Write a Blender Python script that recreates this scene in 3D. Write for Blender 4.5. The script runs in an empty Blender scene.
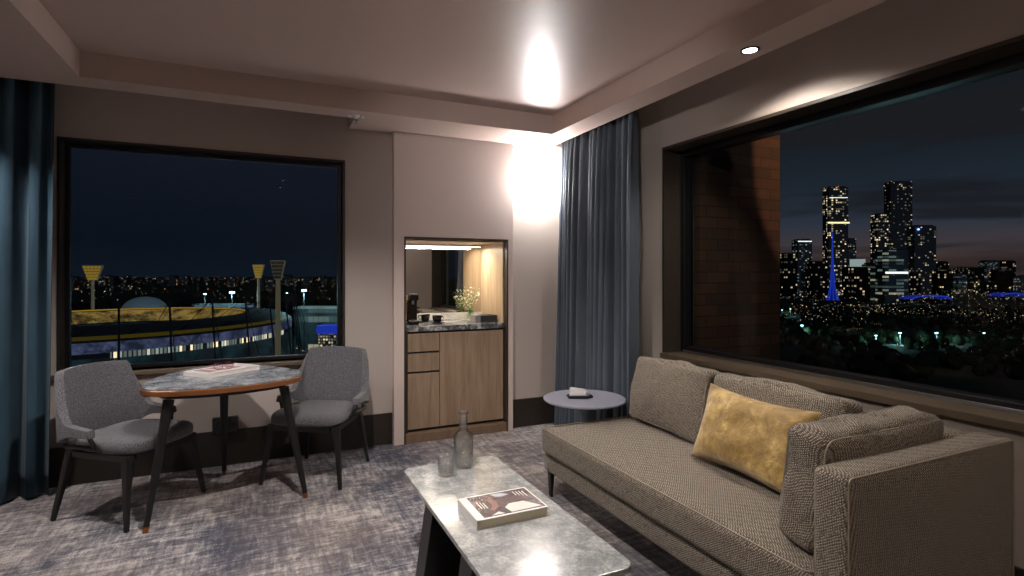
import bpy, math, random
from mathutils import Vector, Matrix, noise
random.seed(7)
PI = math.pi
sc = bpy.context.scene
col = sc.collection

# ---------------------------------------------------------------- camera
H = 1.43
YAW = math.atan(252/547.)
sn, cs = math.sin(YAW), math.cos(YAW)
cam = bpy.data.cameras.new('camera'); camo = bpy.data.objects.new('camera', cam); col.objects.link(camo)
camo.location = (0, 0, H); camo.rotation_euler = (PI/2, 0, -YAW)
cam.sensor_width = 36; cam.lens = 36*547/1024.; cam.shift_y = -14/1024.; cam.clip_start = .05; cam.clip_end = 20000
sc.camera = camo
vs = sc.view_settings
sc.cycles.transparent_max_bounces = 24
vs.view_transform = 'Standard'; vs.look = 'None'; vs.gamma = 1; vs.exposure = 0; vs.use_curve_mapping = False

# ---------------------------------------------------------------- materials
def srgb(r, g, b):
    def f(c):
        c /= 255.
        return c/12.92 if c <= .04045 else ((c+.055)/1.055)**2.4
    return (f(r), f(g), f(b), 1)

class NT:
    def __init__(s, name):
        s.m = bpy.data.materials.new(name); s.m.use_nodes = True
        s.t = s.m.node_tree; s.n = s.t.nodes; s.l = s.t.links
        s.b = s.n['Principled BSDF']; s.out = s.n['Material Output']
    def node(s, typ, **kw):
        n = s.n.new(typ)
        for k, v in kw.items():
            if k in n.inputs.keys(): n.inputs[k].default_value = v
            else: setattr(n, k, v)
        return n
    def link(s, a, b): s.l.new(a, b)
    def coords(s, scale=(1, 1, 1), kind='Object', rot=(0, 0, 0)):
        t = s.n.new('ShaderNodeTexCoord'); m = s.n.new('ShaderNodeMapping')
        m.inputs['Scale'].default_value = scale; m.inputs['Rotation'].default_value = rot
        s.link(t.outputs[kind], m.inputs['Vector']); return m.outputs['Vector']
    def noise(s, vec, scale, detail=4, rough=.5, dist=0):
        n = s.n.new('ShaderNodeTexNoise'); n.inputs['Scale'].default_value = scale
        n.inputs['Detail'].default_value = detail; n.inputs['Roughness'].default_value = rough
        n.inputs['Distortion'].default_value = dist
        if vec is not None: s.link(vec, n.inputs['Vector'])
        return n.outputs['Fac']
    def ramp(s, fac, stops, mode='LINEAR'):
        r = s.n.new('ShaderNodeValToRGB'); e = r.color_ramp.elements; r.color_ramp.interpolation = mode
        while len(e) < len(stops): e.new(.5)
        for i, (p, c) in enumerate(stops): e[i].position = p; e[i].color = c
        s.link(fac, r.inputs['Fac']); return r.outputs['Color']
    def mix(s, fac, a, b, mode='MIX'):
        m = s.n.new('ShaderNodeMix'); m.data_type = 'RGBA'; m.blend_type = mode
        for i, v in ((0, fac), (6, a), (7, b)):
            if hasattr(v, 'is_linked') or hasattr(v, 'links'): s.link(v, m.inputs[i])
            else: m.inputs[i].default_value = v
        return m.outputs[2]
    def math(s, op, a, b=None, c=None):
        m = s.n.new('ShaderNodeMath'); m.operation = op
        for i, v in enumerate((a, b, c)):
            if v is None: continue
            if hasattr(v, 'links'): s.link(v, m.inputs[i])
            else: m.inputs[i].default_value = v
        return m.outputs[0]
    def bump(s, h, strength=.3, dist=.01):
        b = s.n.new('ShaderNodeBump'); b.inputs['Strength'].default_value = strength; b.inputs['Distance'].default_value = dist
        s.link(h, b.inputs['Height']); s.link(b.outputs['Normal'], s.b.inputs['Normal'])
    def base(s, v):
        if hasattr(v, 'links'): s.link(v, s.b.inputs['Base Color'])
        else: s.b.inputs['Base Color'].default_value = v
    def set(s, **kw):
        for k, v in kw.items():
            s.b.inputs[{'rough': 'Roughness', 'metal': 'Metallic', 'spec': 'Specular IOR Level', 'trans': 'Transmission Weight',
                        'ior': 'IOR', 'coat': 'Coat Weight', 'sheen': 'Sheen Weight', 'coatr': 'Coat Roughness'}[k]].default_value = v

def plain(name, c, rough=.6, metal=0, spec=.5, bump=0, bscale=60):
    m = NT(name); m.set(rough=rough, metal=metal, spec=spec)
    v = m.coords()
    n = m.noise(v, bscale, 4)
    m.base(m.mix(m.math('MULTIPLY', n, .25), c, tuple(x*.75 for x in c[:3])+(1,)))
    if bump: m.bump(n, bump, .004)
    return m.m

def emit(name, c, strength, base=(0, 0, 0, 1)):
    m = NT(name); m.base(base)
    m.b.inputs['Emission Color'].default_value = c; m.b.inputs['Emission Strength'].default_value = strength
    return m.m

M = {}
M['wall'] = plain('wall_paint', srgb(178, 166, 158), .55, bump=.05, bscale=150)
M['ceiling'] = plain('ceiling_paint', srgb(205, 182, 174), .38, spec=.5, bump=.02, bscale=9)
M['soffit'] = plain('bulkhead_paint', srgb(200, 178, 168), .5)
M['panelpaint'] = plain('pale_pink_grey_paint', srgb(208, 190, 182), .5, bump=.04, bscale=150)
M['baseboard'] = plain('dark_baseboard', srgb(44, 38, 32), .45)
M['bronze'] = plain('dark_bronze_frame', srgb(60, 52, 44), .4, metal=.2)
M['reveal'] = plain('brown_reveal', srgb(92, 78, 64), .42)
M['outer'] = plain('outer_facade', srgb(50, 42, 36), .9)
M['black'] = plain('black_stained_wood', srgb(24, 23, 24), .38, bump=.05, bscale=90)
M['blackplastic'] = plain('black_plastic', srgb(16, 16, 18), .25)
M['darkcup'] = plain('black_ceramic', srgb(20, 19, 20), .15)
M['steel'] = plain('brushed_steel', srgb(160, 160, 162), .3, metal=1)
M['gunmetal'] = plain('dark_metal', srgb(60, 60, 62), .35, metal=.9)
M['copper'] = plain('copper_edge', srgb(150, 98, 62), .36, metal=.55)
M['white'] = plain('white_enamel', srgb(235, 233, 228), .4)
M['paper'] = plain('cream_paper', srgb(205, 196, 172), .8)
M['cover'] = plain('white_cover', srgb(222, 216, 212), .35)
M['redframe'] = plain('red_frame', srgb(150, 60, 66), .3)
M['silver'] = plain('silver_shell', srgb(190, 186, 190), .3, metal=.6)
M['petal'] = plain('white_petals', srgb(240, 236, 215), .6)
M['leaf'] = plain('green_leaves', srgb(120, 140, 70), .6)
M['tray'] = plain('dark_tray', srgb(38, 40, 48), .5)
M['greybox'] = plain('grey_box', srgb(140, 134, 130), .6)
M['stringtop'] = plain('grey_table_top', srgb(128, 128, 142), .35, bump=.02)
M['post'] = plain('blue_grey_post', srgb(120, 140, 152), .45, metal=.1)
M['piping'] = plain('piping', srgb(150, 138, 120), .7)

def wood(name, c1, c2, scale=(14, 14, 1.1)):
    m = NT(name); v = m.coords(scale)
    n = m.noise(v, 1.6, 8, .6, .6); g = m.noise(m.coords((90, 90, 2.5)), 2, 3)
    c = m.ramp(n, [(.3, c1), (.7, c2)])
    c = m.mix(m.math('MULTIPLY', g, .35), c, tuple(x*.55 for x in c1[:3])+(1,))
    m.base(c); m.set(rough=.42); m.bump(g, .06, .003); return m.m
M['wood'] = wood('light_oak_veneer', srgb(134, 110, 90), srgb(170, 146, 122))
M['woodlight'] = wood('niche_oak_lining', srgb(168, 142, 112), srgb(200, 176, 146))
M['floorwood'] = wood('oak_plinth', srgb(110, 88, 70), srgb(140, 114, 92))

def marble(name, c1, c2, c3, scale=5, rough=.12):
    m = NT(name); v = m.coords()
    n = m.noise(v, scale, 9, .62, .5)
    n2 = m.noise(v, scale*5, 8, .8)
    c = m.ramp(m.math('ADD', m.math('MULTIPLY', n, .5), m.math('MULTIPLY', n2, .5)), [(.36, c1), (.5, c2), (.62, c3)])
    w = m.noise(v, scale*.8, 5, .6, 2.2)
    vein = m.ramp(w, [(.485, (0, 0, 0, 1)), (.5, (1, 1, 1, 1)), (.515, (0, 0, 0, 1))])
    c = m.mix(m.math('MULTIPLY', vein, .4), c, c3)
    m.base(c); m.set(rough=rough); return m.m
M['marble'] = marble('pale_grey_marble', srgb(100, 101, 103), srgb(140, 141, 141), srgb(186, 186, 182), 13, .15)
M['marble2'] = marble('blue_grey_marble', srgb(80, 83, 88), srgb(122, 126, 132), srgb(186, 188, 190), 12, .22)
M['blackmarble'] = marble('black_veined_marble', srgb(44, 44, 46), srgb(84, 84, 88), srgb(214, 212, 208), 5, .2)
M['whitemarble'] = marble('white_marble', srgb(160, 156, 150), srgb(200, 196, 190), srgb(225, 222, 216), 4, .12)

def carpet():
    m = NT('blotched_carpet')
    blot = m.noise(m.coords((1, 1, 1)), 1.7, 6, .62, .4)
    sx = m.noise(m.coords((3, 22, 1)), 1.6, 5, .7, .3)
    sy = m.noise(m.coords((22, 3, 1)), 1.6, 5, .7, .3)
    fine = m.noise(m.coords((1, 1, 1)), 130, 2, .6)
    mid = m.noise(m.coords((1, 1, 1)), 14, 5, .75, .3)
    f = m.math('ADD', m.math('MULTIPLY', blot, .7), m.math('MULTIPLY', m.math('ADD', sx, sy), .52))
    f = m.math('ADD', f, m.math('MULTIPLY', mid, .5))
    f = m.math('ADD', f, m.math('MULTIPLY', fine, .3))
    f = m.math('ADD', m.math('MULTIPLY', m.math('SUBTRACT', f, 1.27), 1.85), .47)
    c = m.ramp(f, [(.2, srgb(66, 67, 78)), (.4, srgb(98, 97, 104)), (.56, srgb(130, 126, 128)), (.76, srgb(176, 169, 164))])
    hue = m.noise(m.coords((1, 1, 1)), .9, 3)
    c = m.mix(m.ramp(hue, [(.4, (0, 0, 0, 1)), (.6, (.35, .35, .35, 1))]), c, srgb(132, 116, 104), 'MIX')
    m.base(c); m.set(rough=.95, spec=.1); m.bump(fine, .5, .006); return m.m
M['carpet'] = carpet()

def fabric(name, c1, c2, scale=220, rough=.9, blot=.0, sheen=.2):
    m = NT(name); v = m.coords()
    n = m.noise(v, scale, 3, .8); b = m.noise(v, 9, 4)
    c = m.ramp(n, [(.36, c1), (.64, c2)])
    if blot: c = m.mix(m.math('MULTIPLY', b, blot), c, c1)
    m.base(c); m.set(rough=rough, spec=.2, sheen=sheen); m.bump(n, .6, .004); return m.m
M['tweed'] = fabric('grey_tweed', srgb(40, 40, 45), srgb(124, 121, 126), 210)

def twill():
    m = NT('taupe_dotted_weave')
    v = m.coords()
    rot = m.node('ShaderNodeMapping'); rot.inputs['Rotation'].default_value = (.6, .55, .78); m.link(v, rot.inputs['Vector'])
    w = m.node('ShaderNodeTexVoronoi'); w.inputs['Scale'].default_value = 155; w.inputs['Randomness'].default_value = .25
    m.link(rot.outputs['Vector'], w.inputs['Vector'])
    d = w.outputs['Distance']
    c = m.ramp(d, [(.22, srgb(186, 174, 158)), (.5, srgb(78, 69, 60))])
    m.base(c); m.set(rough=.85, spec=.25, sheen=.1)
    wr = m.noise(v, 7, 3, .5, .6)
    h = m.math('SUBTRACT', m.math('MULTIPLY', wr, 2.), m.math('MULTIPLY', d, .6))
    m.bump(h, .35, .008); return m.m
M['twill'] = twill()
def velvet():
    m = NT('gold_velvet'); v = m.coords()
    n = m.noise(v, 9, 8, .72, .3); f = m.noise(v, 90, 4)
    c = m.ramp(n, [(.3, srgb(108, 84, 38)), (.5, srgb(162, 128, 62)), (.68, srgb(226, 194, 122))])
    c = m.mix(m.math('MULTIPLY', f, .3), c, srgb(110, 80, 36))
    m.base(c); m.set(rough=.42, spec=.4, sheen=.5); m.bump(n, .5, .02); return m.m
M['velvet'] = velvet()
def drape(name, c1, c2):
    m = NT(name); n = m.noise(m.coords((6, 6, 2)), 1, 2)
    m.base(m.ramp(n, [(.3, c1), (.7, c2)])); m.set(rough=.75, spec=.2, sheen=.1); return m.m
M['drape_r'] = drape('blue_grey_drape', srgb(70, 79, 90), srgb(84, 93, 103))
M['drape_l'] = drape('teal_drape', srgb(34, 56, 70), srgb(46, 70, 84))

def brick():
    m = NT('brown_brick')
    t = m.node('ShaderNodeTexCoord'); s = m.node('ShaderNodeSeparateXYZ'); m.link(t.outputs['Object'], s.inputs[0])
    cmb = m.node('ShaderNodeCombineXYZ'); m.link(m.math('ADD', s.outputs[0], s.outputs[1]), cmb.inputs[0]); m.link(s.outputs[2], cmb.inputs[1])
    b = m.node('ShaderNodeTexBrick'); m.link(cmb.outputs[0], b.inputs['Vector'])
    b.inputs['Scale'].default_value = 1; b.inputs['Brick Width'].default_value = .23; b.inputs['Row Height'].default_value = .085
    b.inputs['Mortar Size'].default_value = .006; b.inputs['Color1'].default_value = srgb(88, 55, 36); b.inputs['Color2'].default_value = srgb(64, 42, 30)
    b.inputs['Mortar'].default_value = srgb(50, 38, 30)
    m.base(b.outputs['Color']); m.set(rough=.95); return m.m
M['brick'] = brick()

def glasspane():
    m = NT('window_glass'); n = m.n
    tr = n.new('ShaderNodeBsdfTransparent'); tr.inputs['Color'].default_value = (.82, .84, .84, 1)
    gl = n.new('ShaderNodeBsdfGlossy'); gl.inputs['Roughness'].default_value = .02
    fr = n.new('ShaderNodeLayerWeight'); kk = m.math('ADD', m.math('MULTIPLY', m.math('POWER', fr.outputs['Facing'], 5.), .5), .012)
    mx = n.new('ShaderNodeMixShader'); m.link(kk, mx.inputs[0]); m.link(tr.outputs[0], mx.inputs[1]); m.link(gl.outputs[0], mx.inputs[2])
    m.link(mx.outputs[0], m.out.inputs['Surface']); return m.m
M['pane'] = glasspane()
def clearglass(name, c=(.97, .98, .98, 1), f=1.45):
    m = NT(name); n = m.n
    tr = n.new('ShaderNodeBsdfTransparent'); tr.inputs['Color'].default_value = c
    gl = n.new('ShaderNodeBsdfGlossy'); gl.inputs['Roughness'].default_value = .03
    lw = n.new('ShaderNodeLayerWeight')
    k = m.math('ADD', m.math('MULTIPLY', m.math('POWER', lw.outputs['Facing'], 4.), .7), .035*(f-1)/.45)
    mx = n.new('ShaderNodeMixShader'); m.link(k, mx.inputs[0]); m.link(tr.outputs[0], mx.inputs[1]); m.link(gl.outputs[0], mx.inputs[2])
    m.link(mx.outputs[0], m.out.inputs['Surface']); return m.m
def mixglass(name, c, frac):
    m = NT(name); n = m.n
    tr = n.new('ShaderNodeBsdfTransparent'); tr.inputs['Color'].default_value = c
    g = n.new('ShaderNodeBsdfGlass'); g.inputs['IOR'].default_value = 1.4; g.inputs['Roughness'].default_value = 0
    gl = n.new('ShaderNodeBsdfGlossy'); gl.inputs['Roughness'].default_value = .05
    lw = n.new('ShaderNodeLayerWeight'); k = m.math('ADD', m.math('MULTIPLY', m.math('POWER', lw.outputs['Facing'], 3.), .75), .12)
    a = n.new('ShaderNodeMixShader'); a.inputs[0].default_value = frac; m.link(tr.outputs[0], a.inputs[1]); m.link(g.outputs[0], a.inputs[2])
    b_ = n.new('ShaderNodeMixShader'); m.link(k, b_.inputs[0]); m.link(a.outputs[0], b_.inputs[1]); m.link(gl.outputs[0], b_.inputs[2])
    m.link(b_.outputs[0], m.out.inputs['Surface']); return m.m
M['glass'] = mixglass('clear_glass', (.985, .99, .99, 1), .2)
M['water'] = mixglass('water', (.95, .965, .97, 1), .5)
M['vase'] = clearglass('greenish_vase_glass', (.86, .95, .85, 1))
mm = NT('mirror'); mm.set(rough=.02, metal=1); mm.base((.8, .78, .74, 1)); M['mirror'] = mm.m
M['lamp'] = emit('lamp_lens', (1, .95, .86, 1), 14)
M['led'] = emit('led_strip', (1, .9, .76, 1), 4)
M['groove'] = plain('shadow_gap', srgb(30, 24, 20), .8)

# ---------------------------------------------------------------- mesh helpers
class MB:
    def __init__(s): s.v = []; s.f = []; s.mi = []; s.mat = 0
    def add(s, vs_, fs):
        o = len(s.v); s.v += [tuple(v) for v in vs_]; s.f += [tuple(i+o for i in f) for f in fs]; s.mi += [s.mat]*len(fs); return s
    def box(s, x0, x1, y0, y1, z0, z1):
        v = [(x, y, z) for z in (z0, z1) for (x, y) in ((x0, y0), (x1, y0), (x1, y1), (x0, y1))]
        return s.add(v, [(3, 2, 1, 0), (4, 5, 6, 7), (0, 1, 5, 4), (1, 2, 6, 5), (2, 3, 7, 6), (3, 0, 4, 7)])
    def hull8(s, b, t):   # bottom 4, top 4 (ccw)
        return s.add(list(b)+list(t), [(3, 2, 1, 0), (4, 5, 6, 7), (0, 1, 5, 4), (1, 2, 6, 5), (2, 3, 7, 6), (3, 0, 4, 7)])
    def bar(s, p0, p1, w0, d0, w1=None, d1=None):   # rectangular taper bar, mostly vertical
        w1 = w1 or w0; d1 = d1 or d0
        f = lambda p, w, d: [(p[0]-w/2, p[1]-d/2, p[2]), (p[0]+w/2, p[1]-d/2, p[2]), (p[0]+w/2, p[1]+d/2, p[2]), (p[0]-w/2, p[1]+d/2, p[2])]
        return s.hull8(f(p0, w0, d0), f(p1, w1, d1))
    def lathe(s, prof, n=32, c=(0, 0, 0), sy=1):
        vs_ = []; fs = []
        for (r, z) in prof:
            for k in range(n):
                a = 2*PI*k/n; vs_.append((c[0]+r*math.cos(a), c[1]+r*sy*math.sin(a), c[2]+z))
        for i in range(len(prof)-1):
            for k in range(n):
                k2 = (k+1) % n; fs.append((i*n+k, i*n+k2, (i+1)*n+k2, (i+1)*n+k))
        if prof[0][0] > 1e-5: fs.append(tuple(range(n-1, -1, -1)))
        if prof[-1][0] > 1e-5: fs.append(tuple((len(prof)-1)*n+k for k in range(n)))
        return s.add(vs_, fs)
    def lathe_open(s, prof, n=32, c=(0, 0, 0)):
        vs_ = []; fs = []
        for (r, z) in prof:
            for k in range(n):
                a = 2*PI*k/n; vs_.append((c[0]+r*math.cos(a), c[1]+r*math.sin(a), c[2]+z))
        for i in range(len(prof)-1):
            for k in range(n):
                k2 = (k+1) % n; fs.append((i*n+k, i*n+k2, (i+1)*n+k2, (i+1)*n+k))
        return s.add(vs_, fs)
    def tube(s, pts, r, n=8, closed=False, taper=None):
        pts = [Vector(p) for p in pts]; m = len(pts); vs_ = []; fs = []
        for i, p in enumerate(pts):
            if closed: t = pts[(i+1) % m]-pts[i-1]
            else: t = pts[min(i+1, m-1)]-pts[max(i-1, 0)]
            t.normalize(); up = Vector((0, 0, 1)) if abs(t.z) < .95 else Vector((1, 0, 0))
            a = t.cross(up).normalized(); b = t.cross(a)
            rr = r if taper is None else r+(taper-r)*i/(m-1)
            for k in range(n):
                q = 2*PI*k/n; vs_.append(p+a*rr*math.cos(q)+b*rr*math.sin(q))
        for i in range(m if closed else m-1):
            j = (i+1) % m
            for k in range(n):
                k2 = (k+1) % n; fs.append((i*n+k, i*n+k2, j*n+k2, j*n+k))
        if not closed: fs.append(tuple(range(n-1, -1, -1))); fs.append(tuple((m-1)*n+k for k in range(n)))
        return s.add(vs_, fs)
    def prism(s, outline, z0, z1):
        n = len(outline); vs_ = [(x, y, z0) for x, y in outline]+[(x, y, z1) for x, y in outline]
        fs = [tuple(range(n-1, -1, -1)), tuple(range(n, 2*n))]+[(i, (i+1) % n, n+(i+1) % n, n+i) for i in range(n)]
        return s.add(vs_, fs)
    def build(s, name, mats, parent=None, bevel=0, seg=2, smooth=False, loc=None, sub=0, autos=False, fix=True):
        me = bpy.data.meshes.new(name); me.from_pydata(s.v, [], s.f)
        if not isinstance(mats, (list, tuple)): mats = [mats]
        for m in mats: me.materials.append(m)
        for i, p in enumerate(me.polygons): p.material_index = s.mi[i]; p.use_smooth = smooth or autos
        me.update()
        if fix:
            import bmesh
            bm = bmesh.new(); bm.from_mesh(me); bmesh.ops.recalc_face_normals(bm, faces=bm.faces); bm.to_mesh(me); bm.free()
        o = bpy.data.objects.new(name, me); col.objects.link(o)
        if parent: o.parent = parent
        if loc: o.location = loc
        if bevel:
            b = o.modifiers.new('b', 'BEVEL'); b.width = bevel; b.segments = seg; b.limit_method = 'ANGLE'; b.angle_limit = .6
        if sub:
            b = o.modifiers.new('s', 'SUBSURF'); b.levels = sub; b.render_levels = sub
        if autos:
            try: me.set_sharp_from_angle(angle=math.radians(35))
            except Exception: pass
        return o

def tag(o, label=None, cat=None, group=None, kind=None):
    if label: o['label'] = label
    if cat: o['category'] = cat
    if group: o['group'] = group
    if kind: o['kind'] = kind
    return o
def thing(name, loc, rz, label, cat, group=None, kind=None):
    o = bpy.data.objects.new(name, None); col.objects.link(o); o.location = loc; o.rotation_euler = (0, 0, rz)
    o.empty_display_size = .1
    return tag(o, label, cat, group, kind)
def copy_tree(o, parent=None):
    c = o.copy(); col.objects.link(c); c.parent = parent
    for ch in [x for x in bpy.data.objects if x.parent == o]: copy_tree(ch, c)
    return c

def rrect(x0, x1, y0, y1, r, n=8):
    pts = []
    for cx_, cy_, a0 in ((x1-r, y1-r, 0), (x0+r, y1-r, PI/2), (x0+r, y0+r, PI), (x1-r, y0+r, 1.5*PI)):
        for k in range(n+1):
            a = a0+PI/2*k/n; pts.append((cx_+r*math.cos(a), cy_+r*math.sin(a)))
    return pts

def softbox(sx, sy, sz, r, n=14, crown=0, wr=0, seed=0, crowny=0, crownx=0):
    """rounded, slightly crowned cushion block centred on the origin"""
    mb = MB(); h = Vector((sx/2, sy/2, sz/2)); faces = []; vmap = {}; vs_ = []
    def vid(i, j, k):
        key = (i, j, k)
        if key in vmap: return vmap[key]
        u = Vector((2*i/n-1, 2*j/n-1, 2*k/n-1))
        # denser samples near the edges
        u = Vector([math.sin(c*PI/2)*.55+c*.45 for c in u])
        p = Vector((u.x*h.x, u.y*h.y, u.z*h.z))
        q = Vector([max(-(h[a]-r), min(h[a]-r, p[a])) for a in range(3)])
        d = p-q
        if d.length > 1e-9:
            p = q+d.normalized()*min(r, max(abs(d.x), abs(d.y), abs(d.z)))
        w = (1-u.x**2)*(1-u.y**2)
        p.z += crown*w*(1 if u.z > 0 else 0)*max(0, u.z)
        p.y += crowny*(1-u.x**2)*(1-u.z**2)*u.y
        p.x += crownx*(1-u.y**2)*(1-u.z**2)*u.x
        if wr:
            nv = noise.noise(p*7+Vector((seed, 0, 0)))*wr+noise.noise(p*16+Vector((0, seed, 0)))*wr*.4
            p += p.normalized()*nv
        vmap[key] = len(vs_); vs_.append(p); return vmap[key]
    for a in range(n):
        for b in range(n):
            for s_ in (0, n):
                faces.append((vid(a, b, s_), vid(a+1, b, s_), vid(a+1, b+1, s_), vid(a, b+1, s_)))
                faces.append((vid(a, s_, b), vid(a+1, s_, b), vid(a+1, s_, b+1), vid(a, s_, b+1)))
                faces.append((vid(s_, a, b), vid(s_, a+1, b), vid(s_, a+1, b+1), vid(s_, a, b+1)))
    mb.add(vs_, faces); return mb

def pillow(w, h, t, n=26, ear=.05, wr=.006, seed=0, p=.5):
    """knife edge pillow in the XZ plane (thickness along Y), base at z=0"""
    mb = MB(); vs_ = []; fs = []
    def pt(u, v, side):
        k = max(0, (1-u**4))*max(0, (1-v**4)); th = t/2*k**p
        x = w/2*u*(1-ear*(1-v*v)); z = h/2*v*(1-ear*1.3*(1-u*u))
        q = Vector((x, 0, z))
        th += (noise.noise(q*9+Vector((seed, side*5, 0)))*wr+noise.noise(q*22+Vector((0, side, seed)))*wr*.5)*k
        return (x, side*th, z+h/2)
    for side in (-1, 1):
        o = len(vs_)
        for i in range(n+1):
            for j in range(n+1):
                u = math.sin((2*i/n-1)*PI/2); v = math.sin((2*j/n-1)*PI/2)
                vs_.append(pt(u, v, side))
        for i in range(n):
            for j in range(n):
                a = o+i*(n+1)+j; q = (a, a+1, a+n+2, a+n+1)
                fs.append(q if side < 0 else q[::-1])
    mb.add(vs_, fs); return mb

# ================================================================= ROOM SHELL
XL, XR, YB, YF, ZC, ZS = -2.6, 2.75, -2.6, 4.62, 2.78, 2.62
def struct(name, mb, mat, **kw):
    o = mb.build(name, mat, **kw); o['kind'] = 'structure'; return o
struct('floor', MB().box(XL-.2, XR+.2, YB-.2, YF+.0, -.12, 0).box(1.11, 2.04, 4.62, 5.2, -.12, 0), M['carpet'])
struct('ceiling', MB().box(XL-.2, 3.05, YB-.2, YF+.2, ZC, ZC+.1), M['ceiling'])
# window wall (left of the picture) with window opening and niche opening
WX0, WX1, WZ0, WZ1 = -1.24, .63, .735, 2.355
NX0, NX1, NZ0, NZ1, NY, NBY = 1.097, 2.054, .025, 1.745, 4.545, 5.17
w = MB()
w.box(XL-.2, WX0, YF, YF+.2, 0, ZC); w.box(WX0, WX1, YF, YF+.2, 0, WZ0); w.box(WX0, WX1, YF, YF+.2, WZ1, ZC)
w.box(WX1, NX0-.02, YF, YF+.2, 0, ZC)
w.box(NX0-.02, NX1+.02, YF, YF+.2, NZ1+.02, ZC); w.box(NX1+.02, XR+.3, YF, YF+.2, 0, ZC)
struct('wall_left', w, M['wall'])
# projecting panel around the minibar niche
PX0, PX1 = 1.013, 2.104
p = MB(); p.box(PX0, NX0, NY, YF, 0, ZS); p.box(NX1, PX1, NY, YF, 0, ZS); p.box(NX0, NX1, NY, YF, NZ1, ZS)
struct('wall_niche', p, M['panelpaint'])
# right wall with long window
BY0, BY1, BZ0, BZ1 = .95, 3.26, .82, 2.378
w = MB(); w.box(XR, XR+.3, BY1, YF, 0, ZC); w.box(XR, XR+.3, YB-.2, BY0, 0, ZC)
w.box(XR, XR+.3, BY0, BY1, 0, BZ0); w.box(XR, XR+.3, BY0, BY1, BZ1, ZC)
struct('wall_right', w, M['wall'])
struct('wall_back', MB().box(XL-.2, XR+.3, YB-.2, YB, 0, ZC), M['wall'])
struct('wall_side', MB().box(XL-.2, XL, YB, YF, 0, ZC), M['wall'])
# dropped bulkhead around the raised ceiling
b = MB()
b.box(-2.6, -.99, YB, 4.30, ZS, ZC); b.box(-.99, 2.26, 4.09, 4.30, ZS, ZC); b.box(.66, 2.26, 4.30, YF, ZS, ZC)
b.box(2.26, 2.48, YB, 4.48, ZS, ZC); b.box(2.26, XR, 4.48, YF, ZS, ZC)
struct('trim_1', b, M['soffit'])
# baseboards
b = MB(); b.box(XL, PX0, YF-.012, YF, 0, .262)
struct('baseboard_left', b, M['baseboard'], bevel=.003)
struct('baseboard_niche', MB().box(PX1, XR, YF-.012, YF, 0, .262), M['baseboard'], bevel=.003)
struct('baseboard_right', MB().box(XR-.012, XR, YB, YF-.012, 0, .262), M['baseboard'], bevel=.003)
# bronze frame trim of the niche
t = .014
b = MB(); b.box(NX0, NX0+t, NY-.006, NBY, 0.0, NZ1); b.box(NX1-t, NX1, NY-.006, NBY, 0, NZ1); b.box(NX0+t, NX1-t, NY-.006, NBY, NZ1-t, NZ1)
struct('trim_2', b, M['bronze'])

def ring(mb, axis, a0, a1, z0, z1, d0, d1, t):
    """rectangular frame; axis 'x': spans x in a0..a1, depth y d0..d1 ; axis 'y' the other way"""
    for (u0, u1, v0, v1) in ((a0, a1, z1-t, z1), (a0, a1, z0, z0+t), (a0, a0+t, z0+t, z1-t), (a1-t, a1, z0+t, z1-t)):
        if axis == 'x': mb.box(u0, u1, d0, d1, v0, v1)
        else: mb.box(d0, d1, u0, u1, v0, v1)
    return mb
# window_1: left window
w1 = thing('window_1', ((WX0+WX1)/2, YF, WZ0), 0, None, None, kind='structure'); L1 = (-(WX0+WX1)/2, -YF, -WZ0)
def at(o, base): o.location = base; return o
at(ring(MB(), 'x', WX0, WX1, WZ0, WZ1, YF-.006, YF+.13, .018).build('window_lining', M['baseboard'], w1), L1)
at(ring(MB(), 'x', WX0+.018, WX1-.018, WZ0+.018, WZ1-.018, YF+.09, YF+.125, .03).build('window_frame', M['gunmetal'], w1, bevel=.003), L1)
at(MB().box(WX0+.05, WX1-.05, YF+.104, YF+.11, WZ0+.05, WZ1-.05).build('glass_pane', M['pane'], w1), L1)
at(MB().box(WX0-.03, WX1+.02, YF-.05, YF+.10, WZ0-.012, WZ0+.018).build('window_sill', M['reveal'], w1, bevel=.003), L1)
# window_2: long right window
w2 = thing('window_2', (XR, (BY0+BY1)/2, BZ0), 0, None, None, kind='structure'); L2 = (-XR, -(BY0+BY1)/2, -BZ0)
GX = 2.96
at(ring(MB(), 'y', BY0, BY1, BZ0, BZ1, XR-.006, GX+.03, .02).build('window_lining', M['bronze'], w2), L2)
at(ring(MB(), 'y', BY0+.02, BY1-.02, BZ0+.02, BZ1-.02, GX-.06, GX+.03, .045).build('window_frame', M['gunmetal'], w2, bevel=.004), L2)
at(MB().box(GX-.003, GX+.003, BY0+.06, BY1-.06, BZ0+.06, BZ1-.06).build('glass_pane', M['pane'], w2), L2)
at(MB().box(XR-.03, GX-.06, BY0-.02, BY1+.0, BZ0-.014, BZ0+.022).build('window_sill', M['reveal'], w2, bevel=.003), L2)
at(MB().box(GX-.075, GX-.06, BY0+.06, BY1-.06, BZ0+.022, BZ0+.04).build('glazing_bead', M['steel'], w2, bevel=.002), L2)
# outside pier of brick beside the long window
o = MB().box(3.06, 3.93, 3.2, 3.75, -1.5, 5.5).build('brick_pier', M['brick'])
tag(o, 'brown brick pier standing outside at the left end of the long window', 'brick pier')

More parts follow.
